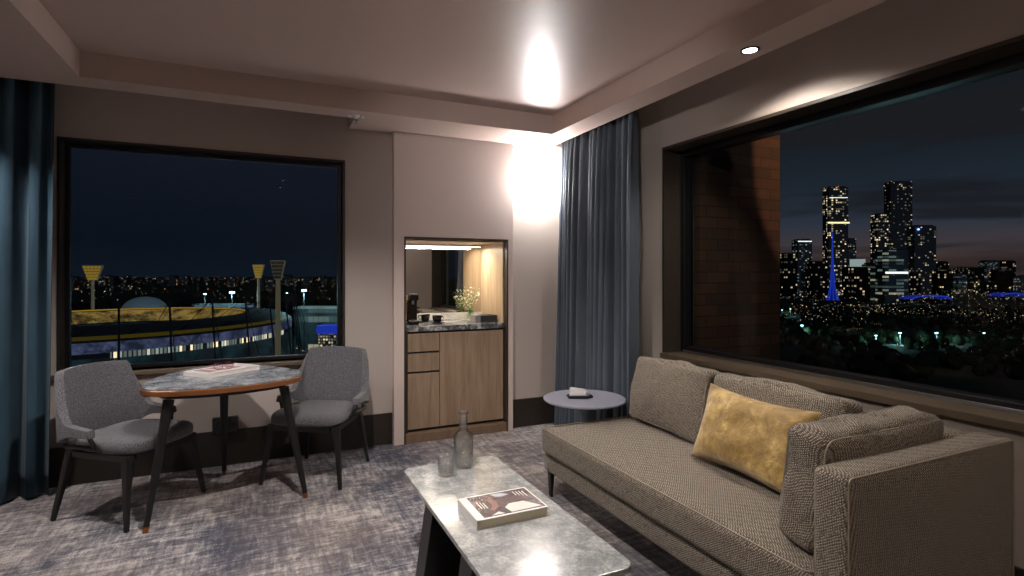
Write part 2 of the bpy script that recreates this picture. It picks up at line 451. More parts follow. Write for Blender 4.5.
# ================================================================= CURTAINS
def curtain(name, axis, c0, a0, a1, n, mat, parent, amp=(.045, .07), flare=-.06, seed=0, zt=2.70, spread=(0, 0)):
    mb = MB(); N = n*24; R = 16; vs_ = []; fs = []
    for j in range(R+1):
        z = .012+(zt-.012)*j/R; k = 1-j/R
        for i in range(N+1):
            s = i/N
            ph = 2*PI*n*(s+.020*math.sin(2*PI*s*2.3+seed)+.012*math.sin(2*PI*s*5.1+seed*2))
            kq = min(1, k*3)**.5; am = (amp[0]*(1-kq)+amp[1]*kq)*(.75+.3*math.sin(s*17+seed+k*.6))
            f = 1-2*abs(math.sin(ph/2+.3*k*math.sin(s*9+seed)))**.85; f = f if axis == 'y' else f
            off = c0+flare*k+am*f
            a = a0+(a1-a0)*s+(spread[0]*(1-s)+spread[1]*s)*k+.2*(abs(a1-a0)/n)*math.sin(2*ph)*.25
            vs_.append((off, a, z) if axis == 'y' else (a, off, z))
    for j in range(R):
        for i in range(N):
            q = j*(N+1)+i; fs.append((q, q+1, q+N+2, q+N+1))
    mb.add(vs_, fs); o = mb.build(name, mat, parent, smooth=True, fix=False)
    s_ = o.modifiers.new('t', 'SOLIDIFY'); s_.thickness = .004
    return o
tr = thing('curtain', (0, 0, 0), 0, 'blue-grey pleated full-height curtain hanging in the corner beside the long window', 'curtain')
curtain('drape', 'y', 2.55, 3.29, 4.44, 14, M['drape_r'], tr, (.055, .085), -.06, 1.3, spread=(-.07, .0))
MB().box(2.55, 2.575, 3.2, 4.46, 2.70, 2.725).build('curtain_track', M['white'], tr)
tl = thing('curtain', (0, 0, 0), 0, 'dark teal full-height curtain hanging at the left of the table window', 'curtain')
curtain('drape', 'x', 4.45, -2.5, -1.205, 9, M['drape_l'], tl, (.065, .085), -.0, .4, spread=(0, -.03))
MB().box(-2.52, -1.16, 4.44, 4.465, 2.70, 2.725).build('curtain_track', M['white'], tl)

# ================================================================= MINIBAR CABINET
CX0, CX1, CY = NX0+t, NX1-t, 4.605
cab = thing('minibar_cabinet', (CX0, CY, 0), 0, 'pale oak minibar cabinet with three drawers and a wide door set in the wall niche', 'cabinet')
Lc = (-CX0, -CY, 0)
at(MB().box(CX0, CX1, NY+.0, NBY-.02, .0, .075).build('plinth', M['floorwood'], cab, bevel=.002), Lc)
at(MB().box(CX0, CX1, CY+.02, NBY-.02, .076, .935).build('body', M['groove'], cab), Lc)
xs = 1.425
for (z0, z1, nm) in ((.10, .575, 'drawer'), (.592, .745, 'drawer'), (.762, .918, 'drawer')):
    at(MB().box(CX0+.03, xs-.003, CY, CY+.019, z0, z1).build(nm, M['wood'], cab, bevel=.0015), Lc)
at(MB().box(xs+.003, CX1-.008, CY, CY+.019, .10, .918).build('door', M['wood'], cab, bevel=.0015), Lc)
at(MB().box(CX0, CX0+.028, CY-.02, CY+.019, .076, .935).build('side_stile', M['bronze'], cab), Lc)
o = MB().box(CX0, CX1, CY-.012, NBY-.02, .936, .982).build('worktop', M['blackmarble'], None, bevel=.002)
tag(o, 'black veined marble worktop lying on the minibar cabinet', 'worktop')
o = MB().box(CX0, CX1, NBY-.045, NBY-.02, .983, 1.05).build('marble_upstand', M['whitemarble'], None, bevel=.002)
tag(o, 'pale marble upstand along the back of the minibar worktop', 'upstand')
# niche lining
b = MB(); b.box(CX1-.012, CX1, NY+.06, NBY-.02, .983, NZ1-t); b.box(CX0, CX0+.012, NY+.06, NBY-.02, .983, NZ1-t); b.box(CX0+.012, CX1-.012, NY+.06, NBY-.02, NZ1-t-.012, NZ1-t)
struct('trim_3', b, M['woodlight'])
struct('trim_4', MB().box(NX0-.02, NX1+.02, NBY-.02, NBY+.02, 0, NZ1+.02).box(NX0-.02, NX0, YF, NBY-.02, 0, NZ1).box(NX1, NX1+.02, YF, NBY-.02, 0, NZ1).box(NX0-.02, NX1+.02, YF, NBY-.02, NZ1, NZ1+.02), M['woodlight'])
o = MB().box(CX0+.013, CX1-.013, NBY-.027, NBY-.0205, 1.05, NZ1-t-.014).build('wall_mirror', M['mirror'])
tag(o, 'mirror covering the back of the lit minibar niche', 'mirror')
led = thing('led_strip', (1.57, 5.0, NZ1-.05), 0, 'glowing warm strip light under the top of the minibar niche', 'strip light')
MB().box(-.40, .40, -.012, .012, .0, .012).build('housing', M['steel'], led)
MB().box(-.39, .39, -.01, .01, -.006, -.0005).build('diffuser', M['led'], led)

# coffee machine
cm = thing('coffee_machine', (1.24, 4.86, .9825), 0, 'black capsule coffee machine at the left end of the minibar worktop', 'coffee machine')
b = MB(); b.prism(rrect(-.055, .05, -.11, .10, .025), 0, .03); b.build('base', M['blackplastic'], cm, bevel=.004)
b = MB(); b.prism(rrect(-.05, .045, -.045, .095, .02), .031, .21); b.build('body', M['blackplastic'], cm, bevel=.006)
b = MB(); b.prism(rrect(-.052, .047, -.1, .097, .03), .2105, .262); b.build('head', M['blackplastic'], cm, bevel=.006)
b = MB(); b.prism(rrect(-.03, .027, -.108, -.02, .01), .264, .274); b.build('lever', M['steel'], cm, bevel=.003)
b = MB(); b.lathe([(.012, 0), (.012, .03)], 16, (-.003, -.065, .178)); b.build('spout', M['steel'], cm)
b = MB(); b.prism(rrect(-.035, .03, -.105, -.03, .01), .0305, .036); b.build('drip_grid', M['steel'], cm)
# cups
def make_cup(loc, rz, label):
    c = thing('coffee_cup', loc, rz, label, 'cup', 'coffee cups beside the machine')
    MB().lathe([(.0, .008), (.022, .008), (.03, .02), (.036, .05), (.037, .062), (.034, .062), (.032, .05), (.02, .016), (0, .014)], 28).build('bowl', M['darkcup'], c, smooth=True)
    MB().tube([(.034, 0, .052), (.05, 0, .052), (.056, 0, .038), (.048, 0, .024), (.03, 0, .022)], .004, 8).build('handle', M['darkcup'], c, smooth=True)
    MB().lathe([(0, 0), (.03, 0), (.058, .008), (.06, .011), (.03, .005), (0, .005)], 32).build('saucer', M['darkcup'], c, smooth=True)
    c.scale = (1.2, 1.2, 1.2); return c
make_cup((1.45, 4.76, .9825), .3, 'black cup on a saucer at the front of the minibar worktop')
make_cup((1.395, 4.955, .9825), 2.6, 'black cup on a saucer behind the other, next to the coffee machine')
# tray box
tb = thing('tray_box', (1.94, 4.80, .9825), 0, 'dark rectangular tray box at the right end of the minibar worktop', 'box')
b = MB(); b.box(-.08, .08, -.08, .08, 0, .008); b.box(-.08, .08, -.08, -.07, .008, .062); b.box(-.08, .08, .07, .08, .008, .062); b.box(-.08, -.07, -.07, .07, .008, .062); b.box(.07, .08, -.07, .07, .008, .062)
b.build('box', M['tray'], tb, bevel=.002)
MB().box(-.135, -.082, -.075, .07, 0, .066).build('divider_block', M['greybox'], tb, bevel=.002)
MB().box(-.0695, .0695, -.0695, .0695, .048, .060).build('lid', M['tray'], tb)
# vase with blossom
vz = thing('flower_vase', (1.865, 5.02, .9825), 0, 'clear glass vase of white blossom sprigs in front of the niche mirror', 'vase')
MB().lathe([(.0, 0), (.03, 0), (.036, .02), (.03, .07), (.026, .10), (.03, .115), (.028, .115), (.024, .10), (.028, .07), (.033, .02), (0, .006)], 28).build('vase', M['vase'], vz, smooth=True)
stems = MB(); leaves = MB(); pet = MB()
for k in range(17):
    a = random.uniform(0, 2*PI); rr = random.uniform(.04, .125); hh = random.uniform(.19, .34)
    q = []
    for i in range(7):
        s = i/6; q.append((rr*s**1.4*math.cos(a)*1.1, rr*s**1.4*math.sin(a)*.5, .02+(hh-.02)*s))
    stems.tube(q, .0016, 5)
    for i in range(3, 7):
        for rep in range(3):
            base = Vector(q[i])+Vector([random.uniform(-.02, .02) for _ in range(3)])
            tgt = pet if random.random() < .62 else leaves
            d = Vector([random.uniform(-1, 1) for _ in range(3)]).normalized(); e = d.cross(Vector((0, 0, 1))).normalized()
            L = .011
            for m_ in range(4 if tgt is pet else 1):
                an = m_*PI/2; dd = (d*math.cos(an)+e*math.sin(an)); ee = dd.cross(d.cross(e)).normalized()
                tgt.add([base, base+dd*L*.6+ee*L*.4, base+dd*L*(1.0 if tgt is pet else 2), base+dd*L*.6-ee*L*.4], [(0, 1, 2, 3)])
stems.build('stems', M['leaf'], vz); leaves.build('leaves', M['leaf'], vz, fix=False); pet.build('blossoms', M['petal'], vz, fix=False)

# ================================================================= SOCKET, SPRINKLER, SENSOR, DOWNLIGHTS
so = thing('power_socket', (-.235, YF-.013, .305), 0, 'black double power socket on the wall just above the baseboard behind the table', 'socket')
MB().box(-.085, .085, -.03, 0.012, -.06, .06).build('plate', M['blackplastic'], so, bevel=.004)
for sx in (-.04, .04):
    for dx, rz in ((-.012, 1), (.012, -1)):
        pass
    MB().box(sx-.022, sx+.022, -.0325, -.0301, -.02, .02).build('outlet', M['gunmetal'], so, bevel=.001)
sp = thing('ceiling_sprinkler', (.655, 4.215, ZS), 0, 'small white sprinkler head under the bulkhead near the niche panel', 'sprinkler')
MB().lathe([(.03, 0), (.03, -.006), (.012, -.012), (.012, -.03)], 24).build('rose', M['white'], sp, smooth=True)
MB().lathe([(.02, -.03), (.022, -.034), (.006, -.045), (.004, -.06), (.016, -.062), (.016, -.064)], 24).build('head', M['steel'], sp)
for sx in (-1, 1): MB().lathe([(.0, -.012), (.012, -.016), (.014, -.026), (.0, -.032)], 16, (sx*.045, 0, .012)).build('side_lug', M['white'], sp, smooth=True)
ws = thing('wall_sensor', (2.40, YF, 2.268), 0, 'tiny white sensor on the brightly lit wall beside the curtain', 'sensor')
MB().box(-.05, .02, -.012, 0, -.016, .016).build('cover', M['white'], ws, bevel=.004)
MB().lathe([(.008, 0), (.008, .006)], 12, (-.03, -.0145, 0)).build('button', M['white'], ws)

def downlight(loc, label, r=.038, grp='recessed downlights', tilt=0):
    d = thing('downlight', loc, 0, label, 'downlight', grp)
    MB().lathe_open([(r+.012, .0), (r+.012, -.004), (r, -.005), (r-.002, .0)], 40).build('trim_ring', M['gunmetal'], d, smooth=True)
    MB().lathe([(0, -.001), (r-.002, -.001), (r-.002, -.003), (0, -.0035)], 32).build('lens', M['lamp'], d)
    return d
def spot(loc, target, power, size, blend, color, radius=.035):
    l = bpy.data.lights.new('lamp', 'SPOT'); l.energy = power; l.spot_size = math.radians(size); l.spot_blend = blend; l.color = color; l.shadow_soft_size = radius
    o = bpy.data.objects.new('lamp', l); col.objects.link(o); o.location = loc
    o.rotation_euler = (Vector(target)-Vector(loc)).to_track_quat('-Z', 'Y').to_euler(); return o
WARM = (1, .86, .72); NEU = (1, .94, .9)
downlight((2.364, 2.11, ZS), 'round recessed downlight glowing in the bulkhead above the sofa')
spot((2.364, 2.11, ZS-.012), (2.40, 2.11, 0), 85, 150, .55, (1, .92, .82), .05)
downlight((-1.56, 3.75, ZS), 'recessed downlight in the left bulkhead beyond the picture edge, above the curtain side')
spot((-1.56, 3.75, ZS-.012), (-1.2, 3.6, 0), 150, 120, .5, NEU)
downlight((.25, 2.3, ZC), 'recessed downlight in the raised ceiling above the room centre')
spot((.25, 2.3, ZC-.012), (.2, 2.6, 0), 270, 126, .5, NEU)
downlight((.3, .95, ZC), 'recessed adjustable downlight in the raised ceiling, turned towards the curtain corner')
spot((.3, .95, ZC-.02), (2.45, 4.3, 1.95), 95, 62, .9, (1, .95, .92), .03)
downlight((.3, .2, ZC), 'recessed downlight in the raised ceiling behind the viewer')
spot((.3, .2, ZC-.012), (.3, .4, 0), 40, 130, .5, WARM)
downlight((2.364, 0.0, ZS), 'recessed downlight in the right bulkhead behind the arm end of the sofa')
spot((2.364, 0.0, ZS-.012), (2.2, .2, 0), 12, 125, .5, WARM)
# bright corner light washing wall, bulkhead and curtain
l = bpy.data.lights.new('corner_lamp', 'POINT'); l.energy = 52; l.color = (1, .96, .94); l.shadow_soft_size = .06
o = bpy.data.objects.new('corner_lamp', l); col.objects.link(o); o.location = (2.37, 4.49, 2.30)
cl_ = thing('added_fill_panel', (2.0, -1.3, ZC), 0, 'added flat rectangular fill light panel, unseen in the part of the room behind the viewer', 'fill light')  # added fill panel behind the viewer, there to brighten the room
MB().box(-.42, .42, -.32, .32, -.03, 0).build('housing', M['white'], cl_, bevel=.004)
MB().box(-.4, .4, -.3, .3, -.034, -.0305).build('diffuser', emit('fill_panel_diffuser', (1, .9, .8, 1), 3), cl_)
l = bpy.data.lights.new('fill_panel_light', 'AREA'); l.shape = 'RECTANGLE'; l.size = .8; l.size_y = .6; l.energy = 12; l.color = (1, .9, .82)
o = bpy.data.objects.new('fill_panel_light', l); col.objects.link(o); o.location = (2.0, -1.3, ZC-.04)
# niche led light
l = bpy.data.lights.new('led_lamp', 'AREA'); l.shape = 'RECTANGLE'; l.size = .78; l.size_y = .03; l.energy = 13; l.color = (1, .88, .72)
o = bpy.data.objects.new('led_lamp', l); col.objects.link(o); o.location = (1.57, 5.0, NZ1-.062)

# ================================================================= SOFA
SX0, SX1, SY0, SY1 = 1.65, 2.64, 1.10, 3.14
sofa = thing('sofa', (SX0, SY0, 0), 0, 'taupe woven chaise sofa with one arm below the long window', 'sofa')
Ls = Vector((-SX0, -SY0, 0))
def soft(name, x0, x1, y0, y1, z0, z1, r, **kw):
    mb = softbox(x1-x0, y1-y0, z1-z0, r, **kw); o = mb.build(name, M['twill'], sofa, smooth=True)
    o.location = Ls+Vector(((x0+x1)/2, (y0+y1)/2, (z0+z1)/2)); return o
soft('base', SX0+.015, SX1, SY0+.02, SY1-.01, .168, .283, .02, n=12)
seat = soft('seat_cushion', SX0-.01, 2.50, 1.222, SY1, .285, .442, .035, n=20, crown=.014, wr=.004, seed=3)
arm = soft('armrest', SX0, SX1, SY0, 1.221, .170, .80, .022, n=14, wr=.0)
back = soft('backrest', 2.50, SX1, 1.222, 2.96, .285, .79, .022, n=12)
# piping lines
def pipe(pts, parent, closed=False, r=.0035, loc=None, name='piping'):
    o = MB().tube(pts, r, 6, closed).build(name, M['piping'], parent, smooth=True)
    if loc is not None: o.location = loc
    return o
def rloop(hx, hy, z, r, n=6): return [(x, y, z) for x, y in rrect(-hx, hx, -hy, hy, r, n)]
pipe(rloop((2.50-SX0+.01)/2-.012, (SY1-1.222)/2-.012, .0785-.004, .03), seat, True, .0032)
ax, ay, az = (SX1-SX0)/2, .0605, .315
pipe([(x, -ay+.004, z) for x, z in rrect(-ax+.008, ax-.008, -az+.008, az-.008, .02)], arm, True, .003)
pipe([(x, ay-.004, z) for x, z in rrect(-ax+.008, ax-.008, -az+.008, az-.008, .02)], arm, True, .003)
for (x, y) in ((1.70, 3.09), (2.58, 3.07), (1.70, 1.15), (2.58, 1.15)):
    o = MB().bar((x, y, 0), (x, y, .168), .012, .03, .03, .045).build('leg', M['gunmetal'], sofa, bevel=.002); o.location = Ls

# loose cushions
def orient(o, loc, wdir, tilt, roll=0):
    """local X along wdir (angle in plan), local Z up, leaned back by tilt about local X; local -Y faces front"""
    o.location = loc; o.rotation_euler = Matrix.Rotation(wdir, 4, 'Z').to_3x3().__matmul__(Matrix.Rotation(tilt, 3, 'X')).__matmul__(Matrix.Rotation(roll, 3, 'Y')).to_euler()
def boxcushion(name, w_, t_, h_, label, seed, loc, wdir, tilt, roll=0, tk=.03):
    c = thing(name, (0, 0, 0), 0, label, 'cushion', 'taupe sofa cushions')
    mb = softbox(w_, t_, h_, tk, n=22, crowny=.035, crown=.012, wr=.02, seed=seed)
    o = mb.build('cover', M['twill'], c, smooth=True); o.location = (0, 0, h_/2)
    for sd in (-1, 1):
        pts = []
        for x, z in rrect(-w_/2+.014, w_/2-.014, -h_/2+.014, h_/2-.014, .04, 6):
            pts.append((x*1.0, sd*(t_/2-.012), z+h_/2))
        pipe(pts, c, True, .0035)
    orient(c, loc, wdir, tilt, roll); return c
# wdir = -90deg: local X points to -Y world, local -Y faces -X (into the room)
boxcushion('back_cushion', .68, .15, .42, 'taupe woven back cushion at the far end of the sofa, left of the gold pillow', 11, (2.32, 2.70, .452), -PI/2-.03, -.20)
boxcushion('back_cushion', .76, .15, .42, 'taupe woven back cushion behind the gold pillow', 23, (2.33, 1.945, .452), -PI/2, -.17, tk=.035)
boxcushion('arm_cushion', .72, .17, .43, 'taupe woven cushion leaning against the arm of the sofa, creased at its front corner', 5, (2.10, 1.365, .455), PI, -.12, -.0, tk=.045)
g = thing('gold_pillow', (0, 0, 0), 0, 'gold velvet lumbar pillow leaning on the middle of the sofa', 'pillow')
pillow(.64, .395, .16, seed=4, wr=.014, ear=.09, p=.55).build('cover', M['velvet'], g, smooth=True)
orient(g, (2.075, 1.92, .463), -PI/2, -.34, .02)
pts = [(.32*u*(1-.09*(1-v*v)), 0, .1975*v*(1-.117*(1-u*u))+.1975) for u, v in
       [(-1+2*i/16, -1) for i in range(16)]+[(1, -1+2*i/16) for i in range(16)]+[(1-2*i/16, 1) for i in range(16)]+[(-1, 1-2*i/16) for i in range(16)]]
o = MB().tube(pts, .003, 6, True).build('seam', M['velvet'], g, smooth=True)

# ================================================================= SIDE TABLE
st = thing('side_table', (2.19, 3.42, 0), 0, 'round grey metal side table behind the far end of the sofa', 'side table')
MB().lathe([(0, 0), (.286, 0), (.29, .003), (.29, .011), (.286, .014), (0, .014)], 64, (-.10, -.11, .538)).build('table_top', M['stringtop'], st, autos=True)
MB().lathe([(.055, .013), (.055, .5375)], 32, (0, 0, 0)).build('post', M['post'], st, autos=True)
MB().lathe([(.17, 0), (.17, .008), (.165, .012), (0, .012)], 48, (0, 0, 0)).build('base', M['gunmetal'], st, autos=True)
gc = thing('glasses_case', (2.07, 3.33, .5525), -.35, 'small silver and black case lying open on the round side table', 'case')
b = MB(); b.prism([(-.07, -.035), (.03, -.045), (.065, -.02), (.06, .03), (-.03, .045), (-.07, .03)], 0, .012); b.build('lower_shell', M['blackplastic'], gc, bevel=.004)
b = MB(); b.hull8([(-.065, -.03, .013), (.028, -.04, .013), (.058, .0, .013), (-.06, .0, .013)], [(-.06, -.02, .03), (.02, -.03, .032), (.045, -.005, .028), (-.05, -.002, .03)]); b.build('front_flap', M['silver'], gc, bevel=.006, seg=3)
b = MB(); b.hull8([(-.06, .002, .013), (.05, .004, .013), (.052, .028, .013), (-.03, .04, .013)], [(-.055, .016, .052), (.03, .018, .040), (.03, .026, .038), (-.045, .028, .052)]); b.build('back_flap', M['silver'], gc, bevel=.004, seg=3)

gc.scale = (1.35, 1.25, 1.35)
# ================================================================= COFFEE TABLE
TX0, TX1, TY0, TY1 = .684, 1.21, 1.57, 2.875
ct = thing('coffee_table', (.95, 2.2, 0), 0, 'low rectangular coffee table with rounded pale marble top beside the sofa', 'coffee table')
Lt = (-.95, -2.2, 0)
at(MB().prism(rrect(TX0, TX1, TY0, TY1, .055, 10), .378, .4).build('table_top', M['marble'], ct, bevel=.003), Lt)
for y0, y1 in ((2.36, 2.48), (1.86, 1.98)):
    b = MB(); b.hull8([(.645, y0, 0), (.70, y0, 0), (.70, y1, 0), (.645, y1, 0)], [(.70, y0, .377), (.755, y0, .377), (.755, y1, .377), (.70, y1, .377)])
    at(b.build('leg', M['black'], ct, bevel=.003), Lt)
    b = MB(); b.hull8([(1.214, y0, 0), (1.28, y0, 0), (1.28, y1, 0), (1.214, y1, 0)], [(1.13, y0, .377), (1.195, y0, .377), (1.195, y1, .377), (1.13, y1, .377)])
    at(b.build('leg', M['black'], ct, bevel=.003), Lt)
    b = MB(); b.hull8([(.703, y0+.03, .03), (1.21, y0+.03, .03), (1.21, y1-.03, .03), (.703, y1-.03, .03)], [(.757, y0+.03, .376), (1.13, y0+.03, .376), (1.13, y1-.03, .376), (.757, y1-.03, .376)])
    at(b.build('leg_panel', M['black'], ct), Lt)
# carafe & tumbler
cf = thing('glass_carafe', (.99, 2.77, .4005), 0, 'clear glass water carafe standing on the far end of the coffee table', 'carafe')
MB().lathe([(0, .0), (.046, 0), (.051, .006), (.052, .02), (.052, .168), (.046, .182), (.026, .196), (.0225, .205), (.0225, .278), (.028, .290),
            (.026, .290), (.0205, .278), (.0205, .205), (.024, .195), (.044, .180), (.0500, .168), (.0500, .022), (.046, .010), (0, .008)], 48).build('bottle', M['glass'], cf, smooth=True)
MB().lathe([(0, .0085), (.045, .0105), (.0495, .022), (.0495, .066), (0, .066)], 48).build('water', M['water'], cf, autos=True)
tm = thing('glass_tumbler', (.864, 2.684, .4005), 0, 'clear glass tumbler of water beside the carafe', 'glass')
MB().lathe([(0, 0), (.036, 0), (.041, .006), (.0425, .1), (.0405, .1), (.039, .02), (.034, .016), (0, .015)], 40).build('tumbler', M['glass'], tm, smooth=True)
MB().lathe([(0, .0155), (.0335, .0165), (.0388, .022), (.039, .04), (0, .04)], 40).build('water', M['water'], tm, autos=True)
# book on the coffee table
def book_cover_mat():
    m = NT('photo_cover'); v = m.coords()
    n = m.noise(v, 14, 4, .6, .5)
    m.base(m.ramp(n, [(.35, srgb(52, 42, 48)), (.6, srgb(84, 66, 68)), (.75, srgb(120, 92, 84))])); m.set(rough=.25); return m.m
M['photo'] = book_cover_mat()
bk = thing('coffee_table_book', (.953, 2.168, .4005), 0, 'thick white book with a dark picture cover on the coffee table', 'book')
hw, hd = .163, .118
MB().box(-hw+.006, hw-.004, -hd+.004, hd-.004, .004, .036).build('pages', M['paper'], bk, bevel=.001)
b = MB(); b.box(-hw, hw, -hd, hd, 0, .0035); b.box(-hw, hw, -hd, hd, .0365, .04); b.box(-hw, -hw+.004, -hd, hd, .0035, .0365)
cv = b.build('cover', M['cover'], bk, bevel=.0008)
MB().box(-hw+.036, hw-.008, -hd+.01, hd-.01, .0401, .0404).build('cover_picture', M['photo'], bk)
art = MB()
def quad(pts, z=.0406): art.add([(x, y, z) for x, y in pts], [tuple(range(len(pts)))])
quad([(-.02, .10), (.035, .098), (.06, .07), (.02, .062), (-.005, .07)])
art.mat = 1; quad([(-.055, .055), (-.03, .075), (-.02, .02), (-.03, -.03), (-.06, -.06), (-.075, -.05), (-.05, -.01)])
art.mat = 2; quad([(-.03, .04), (.12, .05), (.12, .0), (-.03, .0)], .0405)
art.mat = 3; quad([(-.01, -.05), (.02, -.02), (.09, -.02), (.145, -.095), (.0, -.1)]); quad([(-.09, -.1), (-.05, -.075), (-.03, -.1)])
for i in range(3): quad([(-.105+.012*i, -.02-.004*i), (-.101+.012*i, -.02-.004*i), (-.101+.012*i, .045-.006*i), (-.105+.012*i, .045-.006*i)])
for i in range(4):
    quad([(.085+.014*i, .045-.008*i), (.09+.014*i, .045-.008*i), (.09+.014*i, .09-.003*i), (.085+.014*i, .09-.003*i)], .0407)
art.build('cover_print', [plain('pale_blue_print', srgb(168, 178, 184)), plain('skin_print', srgb(140, 104, 92)), plain('brown_print', srgb(92, 70, 68)), plain('white_print', srgb(214, 208, 200))], bk, fix=False)

# ================================================================= ROUND TABLE
TC = Vector((-.20, 3.965)); ZT = .782
tipL, tipR = Vector((-.62, 3.66)), Vector((.262, 3.765))
apex = (tipL+tipR)/2+Vector((-.119, .993))*.765
def reuleaux(tips, bulge, rc, n=14):
    pts = []
    c = sum(tips, Vector((0, 0)))/3
    for i in range(3):
        a, b_ = tips[i], tips[(i+1) % 3]; m_ = (a+b_)/2; out = (m_-c).normalized()
        for k in range(n):
            s = (k+.0)/n
            p = a.lerp(b_, s)+out*bulge*(1-(2*s-1)**2)
            pts.append(p)
    # smooth corners
    for _ in range(rc):
        N = len(pts); pts = [(pts[i-1]+pts[i]*2+pts[(i+1) % N])/4 for i in range(N)]
    return pts
tips = [tipL, tipR, apex]
cen = sum(tips, Vector((0, 0)))/3
def off(scale): return [((p-cen)*scale) for p in reuleaux([cen+(q-cen)*1.05 for q in tips], .125, 5)]
rt = thing('side_dining_table', (cen.x, cen.y, 0), 0, 'rounded triangular dining table with grey marble top and copper edge', 'table')
rt.name = 'dining_table'
MB().prism([tuple(p) for p in off(.985)], ZT-.012, ZT).build('table_top', M['marble2'], rt, bevel=.002)
MB().prism([tuple(p) for p in off(1.0)], ZT-.045, ZT-.0125).build('edge_band', M['copper'], rt, bevel=.005, seg=3)
MB().prism([tuple(p) for p in off(.80)], ZT-.075, ZT-.0455).build('apron', M['black'], rt, bevel=.003)
for fx, fy in ((-.572, 3.60), (.262, 3.735), (-.232, 4.40)):
    f = Vector((fx-cen.x, fy-cen.y)); tp = f*.74
    b = MB(); b.tube([(f.x, f.y, .03), (tp.x, tp.y, ZT-.076)], .016, 16, taper=.030)
    b.build('leg', M['black'], rt, autos=True)
    f2 = f*1.012
    b = MB(); b.tube([(f2.x, f2.y, 0), (f.x, f.y, .0295)], .0145, 16, taper=.0162)
    b.build('foot_cap', M['copper'], rt, autos=True)
# book and glasses on it
b2 = thing('large_book', (-.205, 4.09, ZT+.0005), .17+.62, 'large white picture book lying on the rounded triangular table', 'book')
b2.rotation_euler = (0, 0, .70)
b2.location = (-.222, 4.075, ZT+.0005)
MB().box(-.185, .19, -.115, .115, .003, .024).build('pages', M['cover'], b2, bevel=.001)
b = MB(); b.box(-.19, .19, -.12, .12, 0, .0025); b.box(-.19, .19, -.12, .12, .0245, .0275); b.box(-.19, -.186, -.12, .12, .0025, .0245); b.build('cover', M['cover'], b2, bevel=.0008)
b = MB()
for k in range(3): b.box(-.15+.09*k, -.09+.09*k, -.07, .08, .0276, .0279)
b.build('cover_print', plain('pink_grey_print', srgb(170, 138, 142)), b2)
eg = thing('eyeglasses', (-.235, 4.05, ZT+.0285), .5, 'red framed eyeglasses lying on the large white book', 'eyeglasses')
def ringpts(cx_, cz_, rx, rz, n=20): return [(cx_+rx*math.cos(2*PI*k/n), -.045+.012*math.sin(2*PI*k/n), cz_+rz*math.sin(2*PI*k/n)) for k in range(n)]
for sx in (-1, 1):
    fr = MB().tube(ringpts(sx*.034, .023, .027, .021), .0022, 6, True).build('rim', M['redframe'], eg, smooth=True)
    MB().lathe([(0, 0), (.026, 0), (.026, .001), (0, .001)], 20).build('lens', M['glass'], fr).matrix_local = Matrix.Translation((sx*.034, -.045, .023)) @ Matrix.Rotation(PI/2-.2, 4, 'X') @ Matrix.Diagonal((1, .8, 1, 1))
    MB().tube([(sx*.062, -.043, .03), (sx*.066, .0, .024), (sx*.062, .06, .014), (sx*.055, .09, .004)], .0022, 6).build('temple', M['redframe'], eg, smooth=True)
MB().tube([(-.008, -.045, .026), (0, -.047, .03), (.008, -.045, .026)], .002, 6).build('bridge', M['redframe'], eg, smooth=True)

# ================================================================= CHAIRS (facing local -Y)
def shell_grid(u0, u1, top, bot, N=44, R=12):
    vs_ = []; fs = []
    for i in range(N+1):
        u = u0+(u1-u0)*i/N; a = abs(u); sg = 1 if u >= 0 else -1
        # plan path
        if a < .5:
            x = sg*.235*(a/.5); y = .245-.035*(a/.5)**2
        elif a < .68:
            s = (a-.5)/.18; th = s*PI/2*.92
            x = sg*(.235+.045*math.sin(th)); y = .21-.055*(1-math.cos(th))-.01*s
        else:
            s = (a-.68)/.32
            x = sg*(.28+.012*s); y = .150-.19*s
        for j in range(R+1):
            z = bot(a)+(top(a)-bot(a))*j/R
            k = max(0, (z-.50)/.37)
            vs_.append((x*(1-.10*k), y+.06*k, z))
    for i in range(N):
        for j in range(R):
            q = i*(R+1)+j; fs.append((q, q+1, q+R+2, q+R+1))
    return MB().add(vs_, fs)
def sm(a, b, x):
    x = max(0, min(1, (x-a)/(b-a))); return x*x*(3-2*x)
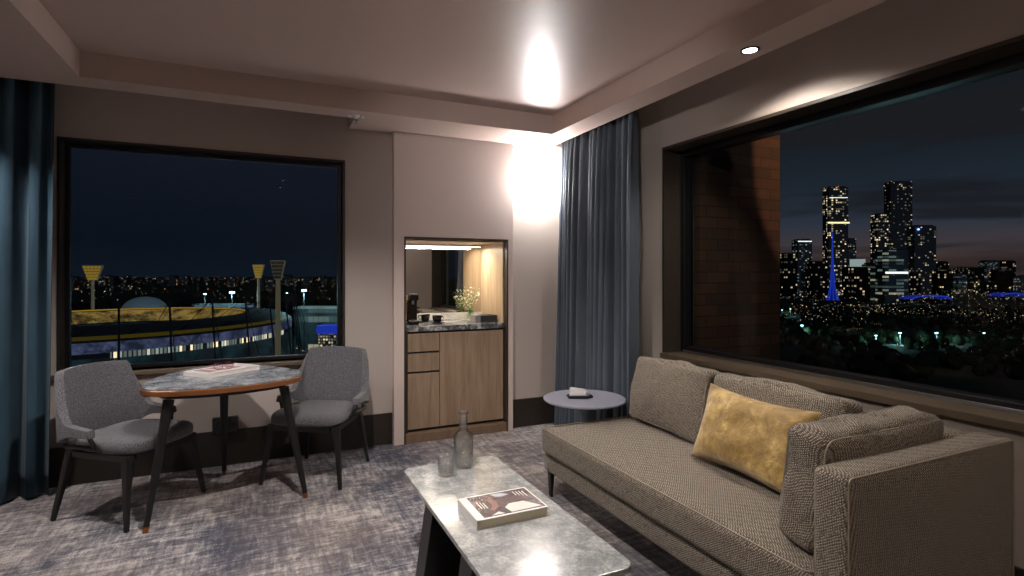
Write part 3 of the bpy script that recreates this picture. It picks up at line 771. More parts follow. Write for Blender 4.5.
def make_chair(label):
    c = thing('dining_chair', (0, 0, 0), 0, label, 'chair', 'grey upholstered chairs at the dining table')
    top = lambda a: .872-.012*(a/.5)**2-(.278)*sm(.50, .74, a) + .004*sm(.9, 1, a)
    bot = lambda a: .455+.052*sm(.5, .8, a)
    o = shell_grid(-1, 1, top, bot).build('backrest', M['tweed'], c, smooth=True, fix=False)
    s_ = o.modifiers.new('s', 'SOLIDIFY'); s_.thickness = .048; s_.offset = 0
    b_ = o.modifiers.new('b', 'BEVEL'); b_.width = .014; b_.segments = 3; b_.limit_method = 'ANGLE'; b_.angle_limit = 1.0
    # seat cushion
    pts = []
    for k in range(48):
        a = 2*PI*k/48; ca, sa = math.cos(a), math.sin(a)
        x = math.copysign(abs(ca)**.42, ca); y = math.copysign(abs(sa)**.5, sa)
        pts.append((x*(.265-.035*(y+1)/2), y*.245-.035))
    mb = MB(); vs_ = []; fs = []; n = 48
    prof = [(.93, 0), (.985, .008), (1, .025), (1, .045), (.985, .062), (.94, .074), (.8, .082), (.55, .088), (.25, .091), (0.02, .092)]
    for (s, z) in prof:
        for (x, y) in pts: vs_.append((x*s, (y+.035)*s-.035, z))
    for i in range(len(prof)-1):
        for k in range(n): fs.append((i*n+k, i*n+(k+1) % n, (i+1)*n+(k+1) % n, (i+1)*n+k))
    fs.append(tuple(range(n-1, -1, -1))); fs.append(tuple((len(prof)-1)*n+k for k in range(n)))
    mb.add(vs_, fs); o = mb.build('seat', M['tweed'], c, smooth=True); o.location = (0, 0, .405)
    # wooden frame under the seat
    mb = MB()
    for sx in (-1, 1):
        mb.hull8([(sx*.205, -.245, .365), (sx*.245, -.245, .365), (sx*.215, .20, .365), (sx*.175, .20, .365)], [(sx*.21, -.245, .404), (sx*.25, -.245, .404), (sx*.225, .20, .404), (sx*.18, .20, .404)])
    mb.box(-.2, .2, -.25, -.22, .365, .404); mb.box(-.18, .18, .17, .2, .365, .404)
    mb.build('seat_frame', M['black'], c, bevel=.003)
    for sx in (-1, 1):
        # bracket that carries the arm: lower rail, front post
        pts_ = [(sx*.225, -.06, .40), (sx*.262, -.035, .44), (sx*.285, .02, .449), (sx*.288, .10, .449), (sx*.27, .17, .447), (sx*.235, .205, .44)]
        MB().tube(pts_, .013, 8).tube([(sx*.262, -.035, .435), (sx*.287, -.02, .508)], .013, 8).build('arm_bracket', M['black'], c, smooth=True)
    for sx in (-1, 1):
        MB().bar((sx*.285, -.27, 0), (sx*.232, -.215, .404), .022, .022, .042, .042).build('leg', M['black'], c, bevel=.004)
        MB().bar((sx*.25, .275, 0), (sx*.205, .19, .43), .022, .022, .04, .045).build('leg', M['black'], c, bevel=.004)
    return c
c1 = make_chair('grey tweed chair with black legs in front of the dark teal curtain')
# facing (.806,-.59): local -Y -> that direction
def face(o, fx, fy, cx_, cy_):
    o.rotation_euler = (0, 0, math.atan2(fx, -fy)); o.location = (cx_, cy_, 0)
face(c1, .806, -.59, -.72, 4.03)
c2 = copy_tree(c1)
face(c2, -.542, -.84, .39, 4.15)
c2['label'] = 'grey tweed chair with black legs nearer the minibar niche'

# ================================================================= OUTSIDE: CITY AT NIGHT
ZG = H-60
def P(px, D, z=ZG):
    xc = (px-512)/547.*D; return Vector((cs*xc+sn*D, -sn*xc+cs*D, z))
def PY(px, py): return P(px, 60*547/(py-274.))      # a point on the ground plain
def zat(py, D): return H-(py-274)*D/547.

def windows_mat(name, wall, c, lit, strength, cw=5., ch=4., mode='cell', seed=0):
    m = NT(name); t_ = m.node('ShaderNodeTexCoord'); s = m.node('ShaderNodeSeparateXYZ'); m.link(t_.outputs['Object'], s.inputs[0])
    u = m.math('DIVIDE', m.math('ADD', s.outputs[0], m.math('MULTIPLY', s.outputs[1], 1.01)), cw); v = m.math('DIVIDE', s.outputs[2], ch)
    fu, fv = m.math('FLOOR', u), m.math('FLOOR', v)
    cmb = m.node('ShaderNodeCombineXYZ'); m.link(fu if mode == 'cell' else m.math('FLOOR', m.math('DIVIDE', fu, 4)), cmb.inputs[0]); m.link(fv, cmb.inputs[1]); cmb.inputs[2].default_value = seed
    oi = m.node('ShaderNodeObjectInfo')
    wn = m.node('ShaderNodeTexWhiteNoise'); wn.noise_dimensions = '4D'; m.link(cmb.outputs[0], wn.inputs['Vector']); m.link(oi.outputs['Random'], wn.inputs['W'])
    on = m.math('GREATER_THAN', wn.outputs['Value'], 1-lit)
    mu = m.math('GREATER_THAN', m.math('FRACT', u), .3 if mode == 'cell' else .08); mv = m.math('GREATER_THAN', m.math('FRACT', v), .4)
    k = m.math('MULTIPLY', m.math('MULTIPLY', on, mu), mv)
    wn2 = m.node('ShaderNodeTexWhiteNoise'); wn2.noise_dimensions = '3D'; m.link(cmb.outputs[0], wn2.inputs['Vector'])
    br = m.math('POWER', wn2.outputs['Value'], 3.)
    k = m.math('MULTIPLY', k, m.math('MULTIPLY', m.math('ADD', br, .08), strength))
    col_ = m.mix(wn.outputs['Color'], c, (1, .75, .4, 1)); 
    cc = m.ramp(wn2.outputs['Value'], [(0, c), (.6, c), (1, (1, .72, .38, 1))])
    m.base(wall); m.link(cc, m.b.inputs['Emission Color']); k = m.math('MULTIPLY', k, 1.2); m.link(k, m.b.inputs['Emission Strength']); m.set(rough=.9, spec=.1)
    return m.m
DK = srgb(84, 86, 94)
M['tw_apt'] = windows_mat('apartment_tower_windows', DK, (1, .85, .6, 1), .13, .9, 6, 5)
M['tw_gold'] = windows_mat('bright_apartment_windows', DK, (1, .84, .55, 1), .26, 1.5, 6, 6, seed=3)
M['tw_cool'] = windows_mat('cool_office_windows', srgb(80, 90, 100), (.7, .95, 1, 1), .22, .7, 5, 4, seed=5)
M['tw_green'] = windows_mat('lit_office_floors', srgb(84, 96, 98), (.75, 1, .92, 1), .5, .5, 4, 7, 'row', seed=7)
M['tw_low'] = windows_mat('low_building_windows', srgb(24, 24, 28), (1, .86, .62, 1), .16, .9, 6, 6, seed=9)
M['tw_far'] = windows_mat('far_building_windows', DK, (1, .86, .62, 1), .14, .35, 9, 9, seed=19)
M['e_blue'] = emit('blue_light', (.03, .09, 1, 1), .45)
M['e_blue2'] = emit('deep_blue_light', (.02, .06, 1, 1), .2)
M['e_white'] = emit('white_light', (.95, 1, .95, 1), 2.0)
M['e_cool'] = emit('cyan_floodlight', (.5, .95, 1, 1), 6)
M['e_warm'] = emit('warm_light', (1, .72, .35, 1), 2.2)
M['e_orange'] = emit('orange_light', (1, .35, .1, 1), 2.2)
M['e_red'] = emit('red_light', (1, .12, .08, 1), 1.6)
M['e_green'] = emit('green_light', (.2, .9, .6, 1), .5)
M['ground'] = plain('dark_city_ground', srgb(58, 64, 60), 1, spec=0)
M['foliage'] = plain('dark_foliage', srgb(28, 36, 24), 1, spec=0)
M['citydark'] = plain('dark_concrete', srgb(52, 54, 58), .9)

o = MB().add([(-6000, 100, ZG), (9000, 100, ZG), (9000, 12000, ZG), (-6000, 12000, ZG)], [(0, 1, 2, 3)]).add([(60, -6000, ZG), (9000, -6000, ZG), (9000, 100, ZG), (60, 100, ZG)], [(0, 1, 2, 3)]).build('ground', M['ground'])
o['kind'] = 'structure'
class City: n = 0
def tower(name, px0, px1, pyt, D, mat, label, depth=30, group=None, cat='tower', extra=None, rz=None):
    w_ = (px1-px0)/547.*D; c = P((px0+px1)/2, D+depth/2)
    r = -YAW if rz is None else rz
    t_ = thing(name, c, r, label, cat, group)
    h_ = zat(pyt, D)-ZG
    MB().box(-w_/2, w_/2, -depth/2, depth/2, 0, h_).build('facade', mat, t_)
    MB().box(-w_/2*.8, w_/2*.8, -depth/2*.8, depth/2*.8, h_, h_+3).build('roof_plant', M['citydark'], t_)
    if extra: extra(t_, w_, h_, depth)
    return t_
def redtops(t_, w_, h_, d_):
    for sx in (-1, 1): MB().lathe([(0, 0), (1.6, 1.6), (0, 3.2)], 6, (sx*w_*.45, -d_*.5, h_)).build('beacon', M['e_red'], t_)
def goldband(t_, w_, h_, d_):
    MB().box(-w_/2-3, w_/2+3, -d_/2-1.5, -d_/2-.2, h_-100, h_-96).build('lit_band', M['e_warm'], t_)
    MB().box(-w_/2+2, w_/2-2, -d_/2-1, -d_/2-.2, h_-30, h_-28.5).build('lit_band', M['e_white'], t_)
    MB().lathe([(0, 0), (1.6, 1.6), (0, 3.2)], 6, (0, -d_*.5, h_)).build('beacon', M['e_red'], t_)
def band(zf, mat, th=3.): 
    def f(t_, w_, h_, d_): MB().box(-w_/2+1, w_/2-1, -d_/2-.8, -d_/2-.1, h_*zf, h_*zf+th).build('lit_band', mat, t_)
    return f
tower('skyscraper', 825.5, 845, 187, 1500, M['tw_gold'], 'tall dark skyscraper with a gold band, leftmost of the two tallest', extra=goldband)
tower('skyscraper', 887, 909, 182, 1700, M['tw_apt'], 'tallest dark skyscraper in the right window skyline', extra=redtops)
tower('skyscraper', 873.5, 886, 214, 1600, M['tw_gold'], 'dark tower adjoining the left side of the tallest skyscraper')
tower('skyscraper', 910.5, 932, 226, 1450, M['tw_apt'], 'broad dark tower right of the tallest skyscraper with a blue roof light', extra=lambda t_, w_, h_, d_: MB().lathe([(0, 0), (3.5, 3), (0, 6)], 8, (-w_*.35, -d_/2-2, h_-12)).build('blue_lamp', emit('blue_lamp', (.2, .3, 1, 1), 7), t_))
tower('office_building', 880, 903.5, 250, 1150, M['tw_green'], 'green-white lit office block below the tallest skyscraper', cat='building', extra=band(.55, M['e_white'], 4))
tower('office_building', 866, 880, 264, 1200, M['tw_green'], 'low lit office block left of the green-white one', cat='building')
tower('apartment_tower', 794.5, 809, 240, 1400, M['tw_cool'], 'cool-lit apartment tower near the brick pier', extra=band(.97, M['e_cool'] if False else M['e_white'], 2))
tower('apartment_tower', 782, 794, 254, 1300, M['tw_low'], 'apartment block just right of the brick pier', cat='tower')
tower('apartment_tower', 846, 853, 239, 1550, M['tw_cool'], 'slim tower right beside the gold-banded skyscraper')
tower('apartment_tower', 810, 825, 262, 1350, M['tw_low'], 'low dark block left of the gold-banded skyscraper', cat='building')
tower('lit_building', 853.5, 861.5, 259, 1300, emit('white_lit_facade', (.85, 1, 1, 1), .42), 'small white lit building between the two skyscraper groups', cat='building')
tower('office_building', 846, 866, 268, 1180, M['tw_low'], 'low office building beneath the white lit building', cat='building')
tower('apartment_tower', 982, 996, 261, 1900, M['tw_cool'], 'left one of the pair of distant towers at the right', cat='tower')
tower('apartment_tower', 1000, 1012, 261, 1900, M['tw_low'], 'right one of the pair of distant towers at the right', cat='tower')
tower('apartment_tower', 957, 980, 268, 1700, M['tw_low'], 'wide low block left of the pair of distant towers', cat='building')
tower('apartment_tower', 932, 945, 262, 1600, M['tw_low'], 'block adjoining the right of the broad dark tower', cat='building')
rnd = random.Random(5)
TAKEN = []
def free(px0, px1, D, dep=34):
    for (a, b_, d0, d1) in TAKEN:
        if px0-2 < b_ and px1+2 > a and D-8 < d1 and D+dep+8 > d0: return False
    return True
for a_ in ((825, 846, 1500), (886, 910, 1700), (873, 887, 1600), (910, 933, 1450), (879, 904, 1150), (865, 881, 1200), (794, 810, 1400), (781, 795, 1300), (845, 854, 1550), (809, 826, 1350), (853, 862, 1300), (845, 867, 1180), (981, 997, 1900), (999, 1013, 1900), (956, 981, 1700), (931, 946, 1600), (895, 946, 1150), (990, 1022, 1220), (820, 845, 1220)):
    TAKEN.append((a_[0], a_[1], a_[2], a_[2]+50))
for k in range(34):
    px0 = rnd.uniform(770, 1040); wd = rnd.uniform(5, 13); D = rnd.uniform(1150, 2600)
    while not free(px0, px0+wd, D): px0 = rnd.uniform(770, 1040); D = rnd.uniform(1150, 2600)
    TAKEN.append((px0, px0+wd, D, D+34))
    t_ = tower('distant_building', px0, px0+wd, rnd.uniform(270, 283), D, rnd.choice([M['tw_low'], M['tw_low'], M['tw_cool'], M['tw_apt']]), 'low distant building with scattered lit windows in the right window skyline', group='low buildings at the foot of the right skyline', cat='building')
for k in range(18):
    px0 = rnd.uniform(60, 350); wd = rnd.uniform(3, 9); D = rnd.uniform(1800, 3400)
    while not free(px0, px0+wd, D): px0 = rnd.uniform(60, 350); D = rnd.uniform(1800, 3400)
    TAKEN.append((px0, px0+wd, D, D+34))
    tower('distant_building', px0, px0+wd, rnd.uniform(275, 279), D, M['tw_far'], 'small distant building on the horizon of the left window', group='small buildings on the left horizon', cat='building')
# blue lattice spire
D = 1250; c = P(832.5, D)
sp = thing('lattice_spire', c, 0, 'blue lit lattice spire in front of the gold-banded skyscraper', 'spire')
hh = zat(232, D)-ZG
b = MB()
for k in range(8):
    a = k*PI/4; pts = [(math.cos(a+i*.0)*r, math.sin(a)*r, z) for i, (r, z) in enumerate(((13, 0), (8, 14), (4.6, 34), (3.2, 60), (1.6, 100), (.5, hh)))]
    b.tube(pts, 1.4, 5, taper=.5)
b.build('ribs', M['e_blue'], sp)
MB().lathe([(11, 0), (6.5, 14), (3.6, 34), (2, 62), (.3, hh-5)], 12).build('core', M['e_blue2'], sp)
# blue roofed arenas
for px0, px1, D, nm in ((905, 943, 1110, 'long blue lit arena roof at the foot of the skyline'), (994, 1018, 1250, 'small arched blue lit roof at the right end of the skyline foot')):
    a = thing('arena', P((px0+px1)/2, D), -YAW, nm, 'arena'); w_ = (px1-px0)/547*D/2
    pts = [(-w_*math.cos(PI*k/16), 9+8*math.sin(PI*k/16)) for k in range(17)]
    b = MB(); b.add([(x, y, z) for (x, z) in pts for y in (-20, 20)], [(2*i, 2*i+2, 2*i+3, 2*i+1) for i in range(16)]); b.build('roof', M['e_blue2'], a, fix=False)
    b = MB(); b.tube([(x, -21, z) for x, z in pts], 1.5, 5); b.build('roof_rib', M['e_blue'], a)
    MB().box(-w_, w_, -18, 18, 0, 9).build('hall', M['tw_low'], a)

# scattered lights : one stuff object
def lights(name, n, gen, mats, label, cat):
    mb = MB()
    for k in range(n):
        p, r, mi = gen()
        mb.mat = mi
        mb.add([p+Vector(d)*r for d in ((1, 0, 0), (-1, 0, 0), (0, 1, 0), (0, -1, 0), (0, 0, 1), (0, 0, -1))], [(0, 2, 4), (2, 1, 4), (1, 3, 4), (3, 0, 4), (2, 0, 5), (1, 2, 5), (3, 1, 5), (0, 3, 5)])
    o = mb.build(name, mats, fix=False); tag(o, label, cat, kind='stuff')
LM = [M['e_white'], M['e_warm'], emit('faint_white', (.9, 1, .9, 1), .35), emit('faint_warm', (1, .7, .35, 1), .4), M['e_orange'], M['e_red'], emit('faint_green', (.3, .9, .8, 1), .4), M['e_blue']]
def gen_r():
    while True:
        px = rnd.uniform(765, 1045); q = rnd.random()
        D = 700*math.exp(rnd.uniform(.0, 1.9)) if q < .75 else rnd.uniform(330, 900)
        if D < 560 and rnd.random() < .55: continue
        p = P(px, D); nv = noise.noise(Vector((p.x/170, p.y/170, 0)))
        if nv < -.02 and rnd.random() < .8: continue
        break
    p.z += rnd.uniform(3, 22) if D > 900 else rnd.uniform(8, 12)
    mi = rnd.choices(range(8), [2, 3, 7, 9, 1, .5, 2, .15])[0]
    return p, D/547*rnd.choice([.22, .3, .3, .42]), mi
lights('city_lights', 1500, gen_r, LM, 'scattered street and window lights over the dark city seen through the long window', 'city lights')
def gen_l():
    while True:
        px = rnd.uniform(55, 360); D = rnd.choice([rnd.uniform(1500, 5000), rnd.uniform(2500, 6000), rnd.uniform(900, 1800)])
        p = P(px, D); nv = noise.noise(Vector((p.x/300, p.y/300, 3)))
        if nv < 0 and rnd.random() < .6: continue
        break
    p.z += rnd.uniform(5, 35)
    mi = rnd.choices(range(8), [2, 3, 8, 8, 1, .3, 1.5, .1])[0]
    return p, D/547*rnd.choice([.2, .28, .28, .4]), mi
lights('suburb_lights', 430, gen_l, LM, 'row of far lights along the horizon of the left window', 'city lights')
# dark park trees
def gen_tree_mesh(n, rng, name, label):
    mb = MB()
    for k in range(n):
        px, D = rng(); p = P(px, D); r = rnd.uniform(3, 5.5)
        base = len(mb.v); n_, m_ = 8, 5; vs_ = []; fs = []
        for j in range(m_+1):
            for i in range(n_):
                a = 2*PI*i/n_; t_ = PI*j/m_; q = Vector((math.cos(a)*math.sin(t_), math.sin(a)*math.sin(t_), math.cos(t_)))
                vs_.append(p+Vector((0, 0, r*.9))+q*r*(1+.3*noise.noise(q*2+p*.1)))
        for j in range(m_):
            for i in range(n_): fs.append((j*n_+i, j*n_+(i+1) % n_, (j+1)*n_+(i+1) % n_, (j+1)*n_+i))
        mb.add(vs_, fs)
    o = mb.build(name, M['foliage'], smooth=True, fix=False); tag(o, label, 'trees', kind='stuff')
gen_tree_mesh(420, lambda: (rnd.uniform(760, 1045), rnd.uniform(300, 900)), 'park_trees', 'dark treetops of the park below the long window')
gen_tree_mesh(160, lambda: (rnd.uniform(60, 350), rnd.uniform(520, 1100)), 'park_trees', 'dark treetops beyond the stadium in the left window')

# floodlights and lamps on poles
def pole(px, py, D, label, r, mat, group, hp=None, w=.35, lit=0):
    c = P(px, D); h_ = zat(py, D)-ZG
    t_ = thing('floodlight', c, -YAW, label, 'floodlight', group)
    MB().lathe([(w, 0), (w*.6, h_)], 8).build('pole', M['citydark'], t_)
    MB().box(-r, r, -r*.4, r*.4, h_-r*.4, h_+r*.4).build('lamp_head', mat, t_)
    if lit:
        l_ = bpy.data.lights.new('flood', 'POINT'); l_.energy = lit*5; l_.color = (.45, .9, 1); l_.shadow_soft_size = .5
        q = bpy.data.objects.new('flood', l_); col.objects.link(q); q.location = c+Vector((0, 0, h_-2.5))-Vector((sn, cs, 0))*3
for px, py, r, lb, lit in ((790.5, 309, .8, 'cyan floodlight near the brick pier, right one of the upper pair', 2500), (782, 310, .7, 'cyan floodlight closest to the brick pier', 1500),
        (802, 325.5, 1.2, 'large cyan floodlight low beside the brick pier', 6000), (876, 335.5, .8, 'cyan floodlight at the left of the park row', 6000),
        (900, 333, 1.0, 'cyan floodlight second along the park row', 7000), (936.5, 333, 1.1, 'brightest cyan floodlight in the middle of the park row', 8000), (984, 333, .8, 'cyan floodlight at the right of the park row', 4000)):
    D = 50*547/(py-274.); pole(px, py, D, lb, r, M['e_cool'], 'cyan floodlights in the park', lit=lit)
for px, py, r, lb, lit in ((232, 292.5, 2.0, 'brightest blue-white floodlight in the left window', 9000), (205, 294, 1.1, 'blue-white floodlight left of the brightest one', 4000),
        (304, 290.5, 1.5, 'blue-white floodlight on a tall pole at the right of the left window', 6000), (287, 293, .7, 'small twin lamp between the dark mast and the right floodlight', 0)):
    D = 470 if px != 304 else 380
    pole(px, py, D, lb, r, M['e_cool'], 'floodlights behind the stadium', lit=lit)
# park strips: lit paths and fields
def ribbon(name, pts, w_, mat, label, cat):
    b = MB(); q = [PY(*p) for p in pts]; vs_ = []
    for i, p in enumerate(q):
        d = (q[min(i+1, len(q)-1)]-q[max(i-1, 0)]).normalized(); nrm = Vector((-d.y, d.x, 0))
        vs_ += [p+nrm*w_+Vector((0, 0, .4)), p-nrm*w_+Vector((0, 0, .4))]
    b.add(vs_, [(2*i, 2*i+1, 2*i+3, 2*i+2) for i in range(len(q)-1)]); o = b.build(name, mat, fix=False); return tag(o, label, cat)
M['court'] = plain('green_court', srgb(60, 110, 96), .9); M['road'] = plain('asphalt_road', srgb(80, 80, 76), .9)
ribbon('sports_court', [(828, 341.5), (862, 341.5)], 12, M['court'], 'floodlit green sports court beyond the sofa', 'court')
ribbon('road', [(860, 312), (885, 310), (905, 306), (938, 303)], 7, M['road'], 'pale road curving below the skyline', 'road')
def strip_lights(name, px0, px1, py0, py1, n, r, mat, label, z=4, D=None):
    mb = MB(); q = None
    t_ = thing(name, PY((px0+px1)/2, (py0+py1)/2), 0, label, 'lamps'); o0 = Vector(t_.location)
    for k in range(n):
        s = k/(n-1); p = PY(px0+(px1-px0)*s, py0+(py1-py0)*s)-o0+Vector((0, 0, z)); 
        mb.add([p+Vector(d)*r for d in ((1, 0, 0), (-1, 0, 0), (0, 1, 0), (0, -1, 0), (0, 0, 1), (0, 0, -1))], [(0, 2, 4), (2, 1, 4), (1, 3, 4), (3, 0, 4), (2, 0, 5), (1, 2, 5), (3, 1, 5), (0, 3, 5)])
    mb.build('lamp_row', mat, t_, fix=False)
strip_lights('lamp_row', 826, 862, 334.5, 332.5, 16, .45, LM[3], 'row of warm lamps along the path below the skyline')
strip_lights('lamp_row', 985, 1040, 344.5, 342.5, 24, .32, LM[2], 'dotted row of white lamps on a low roof at the right')
strip_lights('lamp_row', 860, 945, 309, 301, 22, .9, LM[2], 'row of pale lamps along the curving road')

# ---------------------------------------------------------------- stadium
E = P(0, 0, 0)
SCX, SD, SA, SB = -222, 306, 90, 102       # camera-aligned centre / half axes
def S(a, k, z):   # point on scaled ellipse
    xc = SCX+SA*k*math.cos(a); D = SD+SB*k*math.sin(a)
    return Vector((cs*xc+sn*D, -sn*xc+cs*D, z))
stad = thing('stadium', S(0, 0, ZG), 0, 'large oval sports stadium with yellow lit roof rim seen through the left window', 'stadium')
so_ = Vector(stad.location)
def sring(name, prof, mat, n=96, closed=False, a0=0, a1=2*PI):
    vs_ = []; fs = []; m_ = len(prof)
    for i in range(n+1):
        a = a0+(a1-a0)*i/n
        for (k, z) in prof: vs_.append(S(a, k, H+z)-so_)
    for i in range(n):
        for j in range(m_-1): fs.append((i*m_+j, i*m_+j+1, (i+1)*m_+j+1, (i+1)*m_+j))
    return MB().add(vs_, fs).build(name, mat, stad, fix=False)
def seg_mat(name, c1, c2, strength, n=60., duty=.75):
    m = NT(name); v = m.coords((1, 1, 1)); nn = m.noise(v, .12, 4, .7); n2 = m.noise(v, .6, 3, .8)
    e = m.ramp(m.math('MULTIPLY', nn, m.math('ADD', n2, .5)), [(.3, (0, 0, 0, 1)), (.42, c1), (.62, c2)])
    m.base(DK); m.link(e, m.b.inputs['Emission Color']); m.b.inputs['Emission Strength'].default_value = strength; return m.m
M['st_roof'] = plain('stadium_roof', srgb(64, 66, 72), .7)
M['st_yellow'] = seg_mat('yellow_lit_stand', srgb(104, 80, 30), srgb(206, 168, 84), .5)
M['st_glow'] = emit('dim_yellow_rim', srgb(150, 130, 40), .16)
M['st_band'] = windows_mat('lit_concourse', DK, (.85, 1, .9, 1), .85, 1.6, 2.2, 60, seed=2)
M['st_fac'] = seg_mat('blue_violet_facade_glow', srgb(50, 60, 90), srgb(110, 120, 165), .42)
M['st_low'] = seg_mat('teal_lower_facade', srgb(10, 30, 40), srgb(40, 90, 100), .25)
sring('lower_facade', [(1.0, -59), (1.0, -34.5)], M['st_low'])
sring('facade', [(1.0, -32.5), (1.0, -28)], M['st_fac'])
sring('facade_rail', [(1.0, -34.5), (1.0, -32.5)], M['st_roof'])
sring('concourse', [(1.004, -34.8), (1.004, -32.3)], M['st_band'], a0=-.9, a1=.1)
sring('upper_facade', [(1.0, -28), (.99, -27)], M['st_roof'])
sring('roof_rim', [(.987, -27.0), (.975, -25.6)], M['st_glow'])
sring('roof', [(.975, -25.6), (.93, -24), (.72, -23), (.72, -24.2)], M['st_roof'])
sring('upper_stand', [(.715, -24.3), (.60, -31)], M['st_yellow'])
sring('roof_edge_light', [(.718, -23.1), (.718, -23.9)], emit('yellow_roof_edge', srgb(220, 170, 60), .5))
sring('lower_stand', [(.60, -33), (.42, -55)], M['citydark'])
sring('pitch', [(.42, -57), (0, -57)], plain('turf', srgb(50, 80, 40), .9))
for k in range(16):
    a = -2.2+k*.19; q0, q1, q2 = S(a, 1.06, H-48)-so_, S(a, 1.02, H-12)-so_, S(a, .80, H-24)-so_
    MB().tube([q0, q1], .45, 6).build('mast', M['citydark'], stad)
    MB().tube([q1, q2], .16, 5).tube([q1, S(a, 1.12, H-42)-so_], .16, 5).build('stay_cable', M['citydark'], stad)
# light towers
M['tw_lat'] = emit('yellow_lit_steel', srgb(190, 150, 40), .55, srgb(120, 100, 40)); M['tw_dk'] = plain('grey_steel', srgb(120, 120, 120), .7); M['tw_pole'] = emit('dim_lit_pole', srgb(150, 140, 110), .22, srgb(90, 90, 80))  # emission on steel and poles stands in for light falling on them
def light_tower(pxc, D, pyt, pyb, halfw, label, mh, mp, flip=1):
    c = P(pxc, D); t_ = thing('stadium_light_tower', c, -YAW, label, 'light tower', 'stadium light towers')
    zt, zb = zat(pyt, D)-ZG, zat(pyb, D)-ZG; w_ = halfw/547*D
    MB().lathe([(1.5, 0), (1.0, zb)], 12).build('mast', mp, t_)
    b = MB(); n = 6
    for i in range(n+1):
        s = i/n; x0 = -w_*(.45+.55*s); z = zb+(zt-zb)*s; b.box(x0, -x0, -.5, .5, z-.3, z+.3)
    for i in range(9):
        u = -1+2*i/8; b.hull8([(u*w_*.45-.2, -.4, zb), (u*w_*.45+.2, -.4, zb), (u*w_*.45+.2, .4, zb), (u*w_*.45-.2, .4, zb)], [(u*w_-.2, -.4, zt), (u*w_+.2, -.4, zt), (u*w_+.2, .4, zt), (u*w_-.2, .4, zt)])
    b.build('head_frame', mp, t_)
    b = MB()
    for i in range(5):
        for j in range(5):
            s = (i+.5)/5; ww = w_*(.45+.55*s)*.95; x = -ww+2*ww*(j+.5)/5; z = zb+(zt-zb)*s
            b.box(x-ww/6.5, x+ww/6.5, -.9, -.55, z-(zt-zb)/13, z+(zt-zb)/13)
    b.build('lamp_panel', mh, t_)
light_tower(92.8, 430, 265.8, 280, 10.5, 'yellow lit stadium light tower at the far left of the window', M['tw_lat'], M['tw_pole'])
light_tower(258.5, 470, 264.8, 278, 6, 'yellow lit stadium light tower left of the dark one', M['tw_lat'], M['tw_pole'])
light_tower(278, 250, 261, 279, 7.2, 'unlit grey stadium light tower on a tall bare pole', M['tw_dk'], M['tw_pole'])
# silver dome
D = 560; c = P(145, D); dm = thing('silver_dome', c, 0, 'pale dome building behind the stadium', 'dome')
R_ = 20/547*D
M['domeglow'] = emit('dome_painted_glow', srgb(130, 160, 180), .08, srgb(150, 165, 175))  # faint emission stands in for floodlight falling on the dome shell
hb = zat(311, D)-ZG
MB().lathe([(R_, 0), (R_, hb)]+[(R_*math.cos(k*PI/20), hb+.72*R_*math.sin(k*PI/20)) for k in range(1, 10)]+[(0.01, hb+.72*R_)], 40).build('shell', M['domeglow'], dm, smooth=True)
# blue lit hall at right of the left window
D = 330; c = P(338, D); bh = thing('lit_pavilion', c, -YAW, 'pavilion with a bright blue canopy and warm lit ground floor', 'pavilion')
zt = zat(325, D)-ZG; zm = zat(333, D)-ZG
MB().box(-11, 11, -6, 6, zm, zt).build('canopy', M['e_blue'], bh)
MB().box(-10, 10, -5, 5, 0, zm).build('hall', windows_mat('pavilion_windows', DK, (1, .9, .7, 1), .7, 1.1, 1.6, 1.8), bh)
D = 420; c = P(322, D); bh = thing('low_hall', c, -YAW, 'long pale low building behind the blue canopied pavilion', 'building')
zt = zat(308, D)-ZG
MB().box(-18, 24, -8, 8, 0, zt).build('hall', M['tw_green'], bh); MB().box(-19, 25, -9, 9, zt, zt+1.2).build('roof', emit('pale_roof_edge', (.6, .9, .9, 1), .16, srgb(120, 130, 130)), bh)
D = 480; c = P(222, D); bh = thing('low_hall', c, -YAW, 'blue-white lit building under the brightest floodlight', 'building')
zt = zat(305, D)-ZG
MB().box(-20, 24, -8, 8, 0, zt).build('hall', emit('blue_white_facade', (.35, .6, .9, 1), .22), bh); MB().box(-21, 25, -9, 9, zt, zt+1.2).build('roof', M['citydark'], bh)
# railway / street lights low right of the stadium
def gen_yard():
    px = rnd.uniform(280, 345); D = rnd.uniform(230, 520)
    p = P(px, D); p.z += rnd.uniform(3, 7); return p, D/547*rnd.choice([.25, .35, .5]), rnd.choices(range(8), [2, 1, 6, 3, .2, .1, 5, .2])[0]
lights('yard_lights', 130, gen_yard, LM, 'scattered car park lights right of the stadium', 'lights')
# parked car roofs / low structure in front of the stadium
mo = bpy.data.lights.new('city_fill_sun', 'SUN'); mo.energy = .22; mo.color = (.75, .85, 1); mo.angle = .05  # added weak sun lamp from behind the room, lifts the dark city facades
q = bpy.data.objects.new('city_fill_sun', mo); col.objects.link(q); q.rotation_euler = Vector((.35, 1, -.55)).to_track_quat('-Z', 'Y').to_euler()
# outdoor spill light on the brick pier
spot((4.85, 1.5, 3.3), (4.85, 3.2, 2.72), 210, 69, .1, (1, .62, .36), .02)

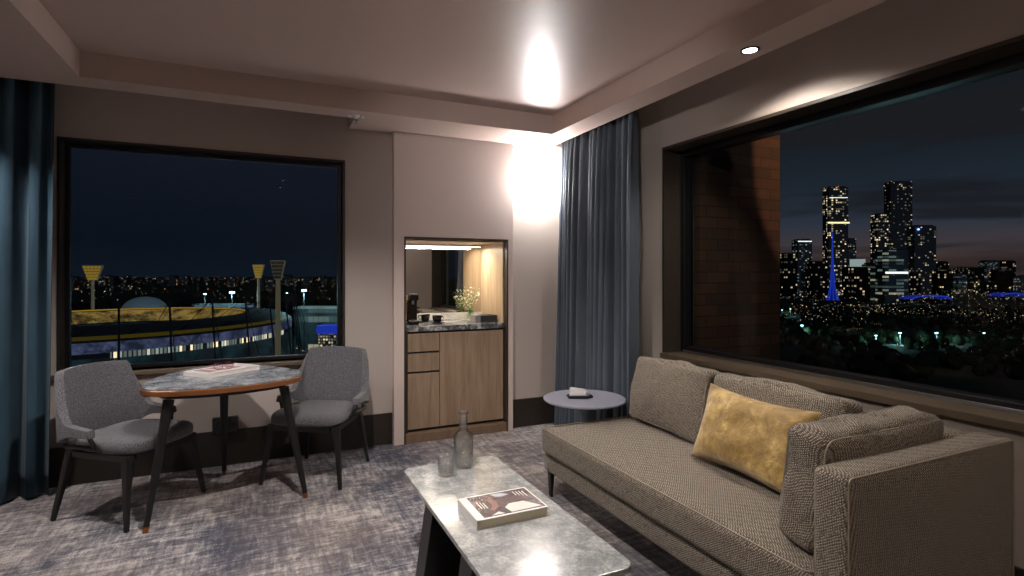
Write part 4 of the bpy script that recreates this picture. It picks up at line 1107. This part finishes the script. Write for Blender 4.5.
# ================================================================= WORLD
wd = bpy.data.worlds.new('night_sky'); sc.world = wd; wd.use_nodes = True
n = wd.node_tree.nodes; l = wd.node_tree.links; bg = n['Background']
tc = n.new('ShaderNodeTexCoord'); sp_ = n.new('ShaderNodeSeparateXYZ'); l.new(tc.outputs['Generated'], sp_.inputs[0])
def ramp(fac, stops):
    r = n.new('ShaderNodeValToRGB'); e = r.color_ramp.elements
    while len(e) < len(stops): e.new(.5)
    for i, (p_, c_) in enumerate(stops): e[i].position = p_; e[i].color = c_
    l.new(fac, r.inputs['Fac']); return r.outputs['Color']
dusk = ramp(sp_.outputs[2], [(0, srgb(58, 46, 44)), (.012, srgb(70, 50, 44)), (.04, srgb(66, 57, 60)), (.08, srgb(46, 52, 64)), (.14, srgb(30, 38, 48)), (.22, srgb(24, 28, 33)), (.34, srgb(20, 23, 27)), (.6, srgb(14, 16, 20))])
nite = ramp(sp_.outputs[2], [(0, srgb(14, 22, 32)), (.05, srgb(12, 18, 28)), (.2, srgb(18, 23, 34)), (.5, srgb(14, 17, 24))])
mp = n.new('ShaderNodeMapping'); mp.inputs['Scale'].default_value = (1.2, 1.2, 13); l.new(tc.outputs['Generated'], mp.inputs['Vector'])
nz = n.new('ShaderNodeTexNoise'); nz.inputs['Scale'].default_value = 2.2; nz.inputs['Detail'].default_value = 5; nz.inputs['Distortion'].default_value = .4; l.new(mp.outputs[0], nz.inputs['Vector'])
cl = ramp(nz.outputs['Fac'], [(.42, (0, 0, 0, 1)), (.58, (1, 1, 1, 1))])
mx = n.new('ShaderNodeMix'); mx.data_type = 'RGBA'; mu = n.new('ShaderNodeMath'); mu.operation = 'MULTIPLY'; mu.inputs[1].default_value = .85
l.new(cl, mu.inputs[0]); l.new(mu.outputs[0], mx.inputs[0]); l.new(dusk, mx.inputs[6]); mx.inputs[7].default_value = srgb(26, 27, 31)
fx = ramp(sp_.outputs[0], [(.3, (0, 0, 0, 1)), (.6, (1, 1, 1, 1))])
m2 = n.new('ShaderNodeMix'); m2.data_type = 'RGBA'; l.new(fx, m2.inputs[0]); l.new(nite, m2.inputs[6]); l.new(mx.outputs[2], m2.inputs[7])
l.new(m2.outputs[2], bg.inputs['Color']); bg.inputs['Strength'].default_value = 1.35
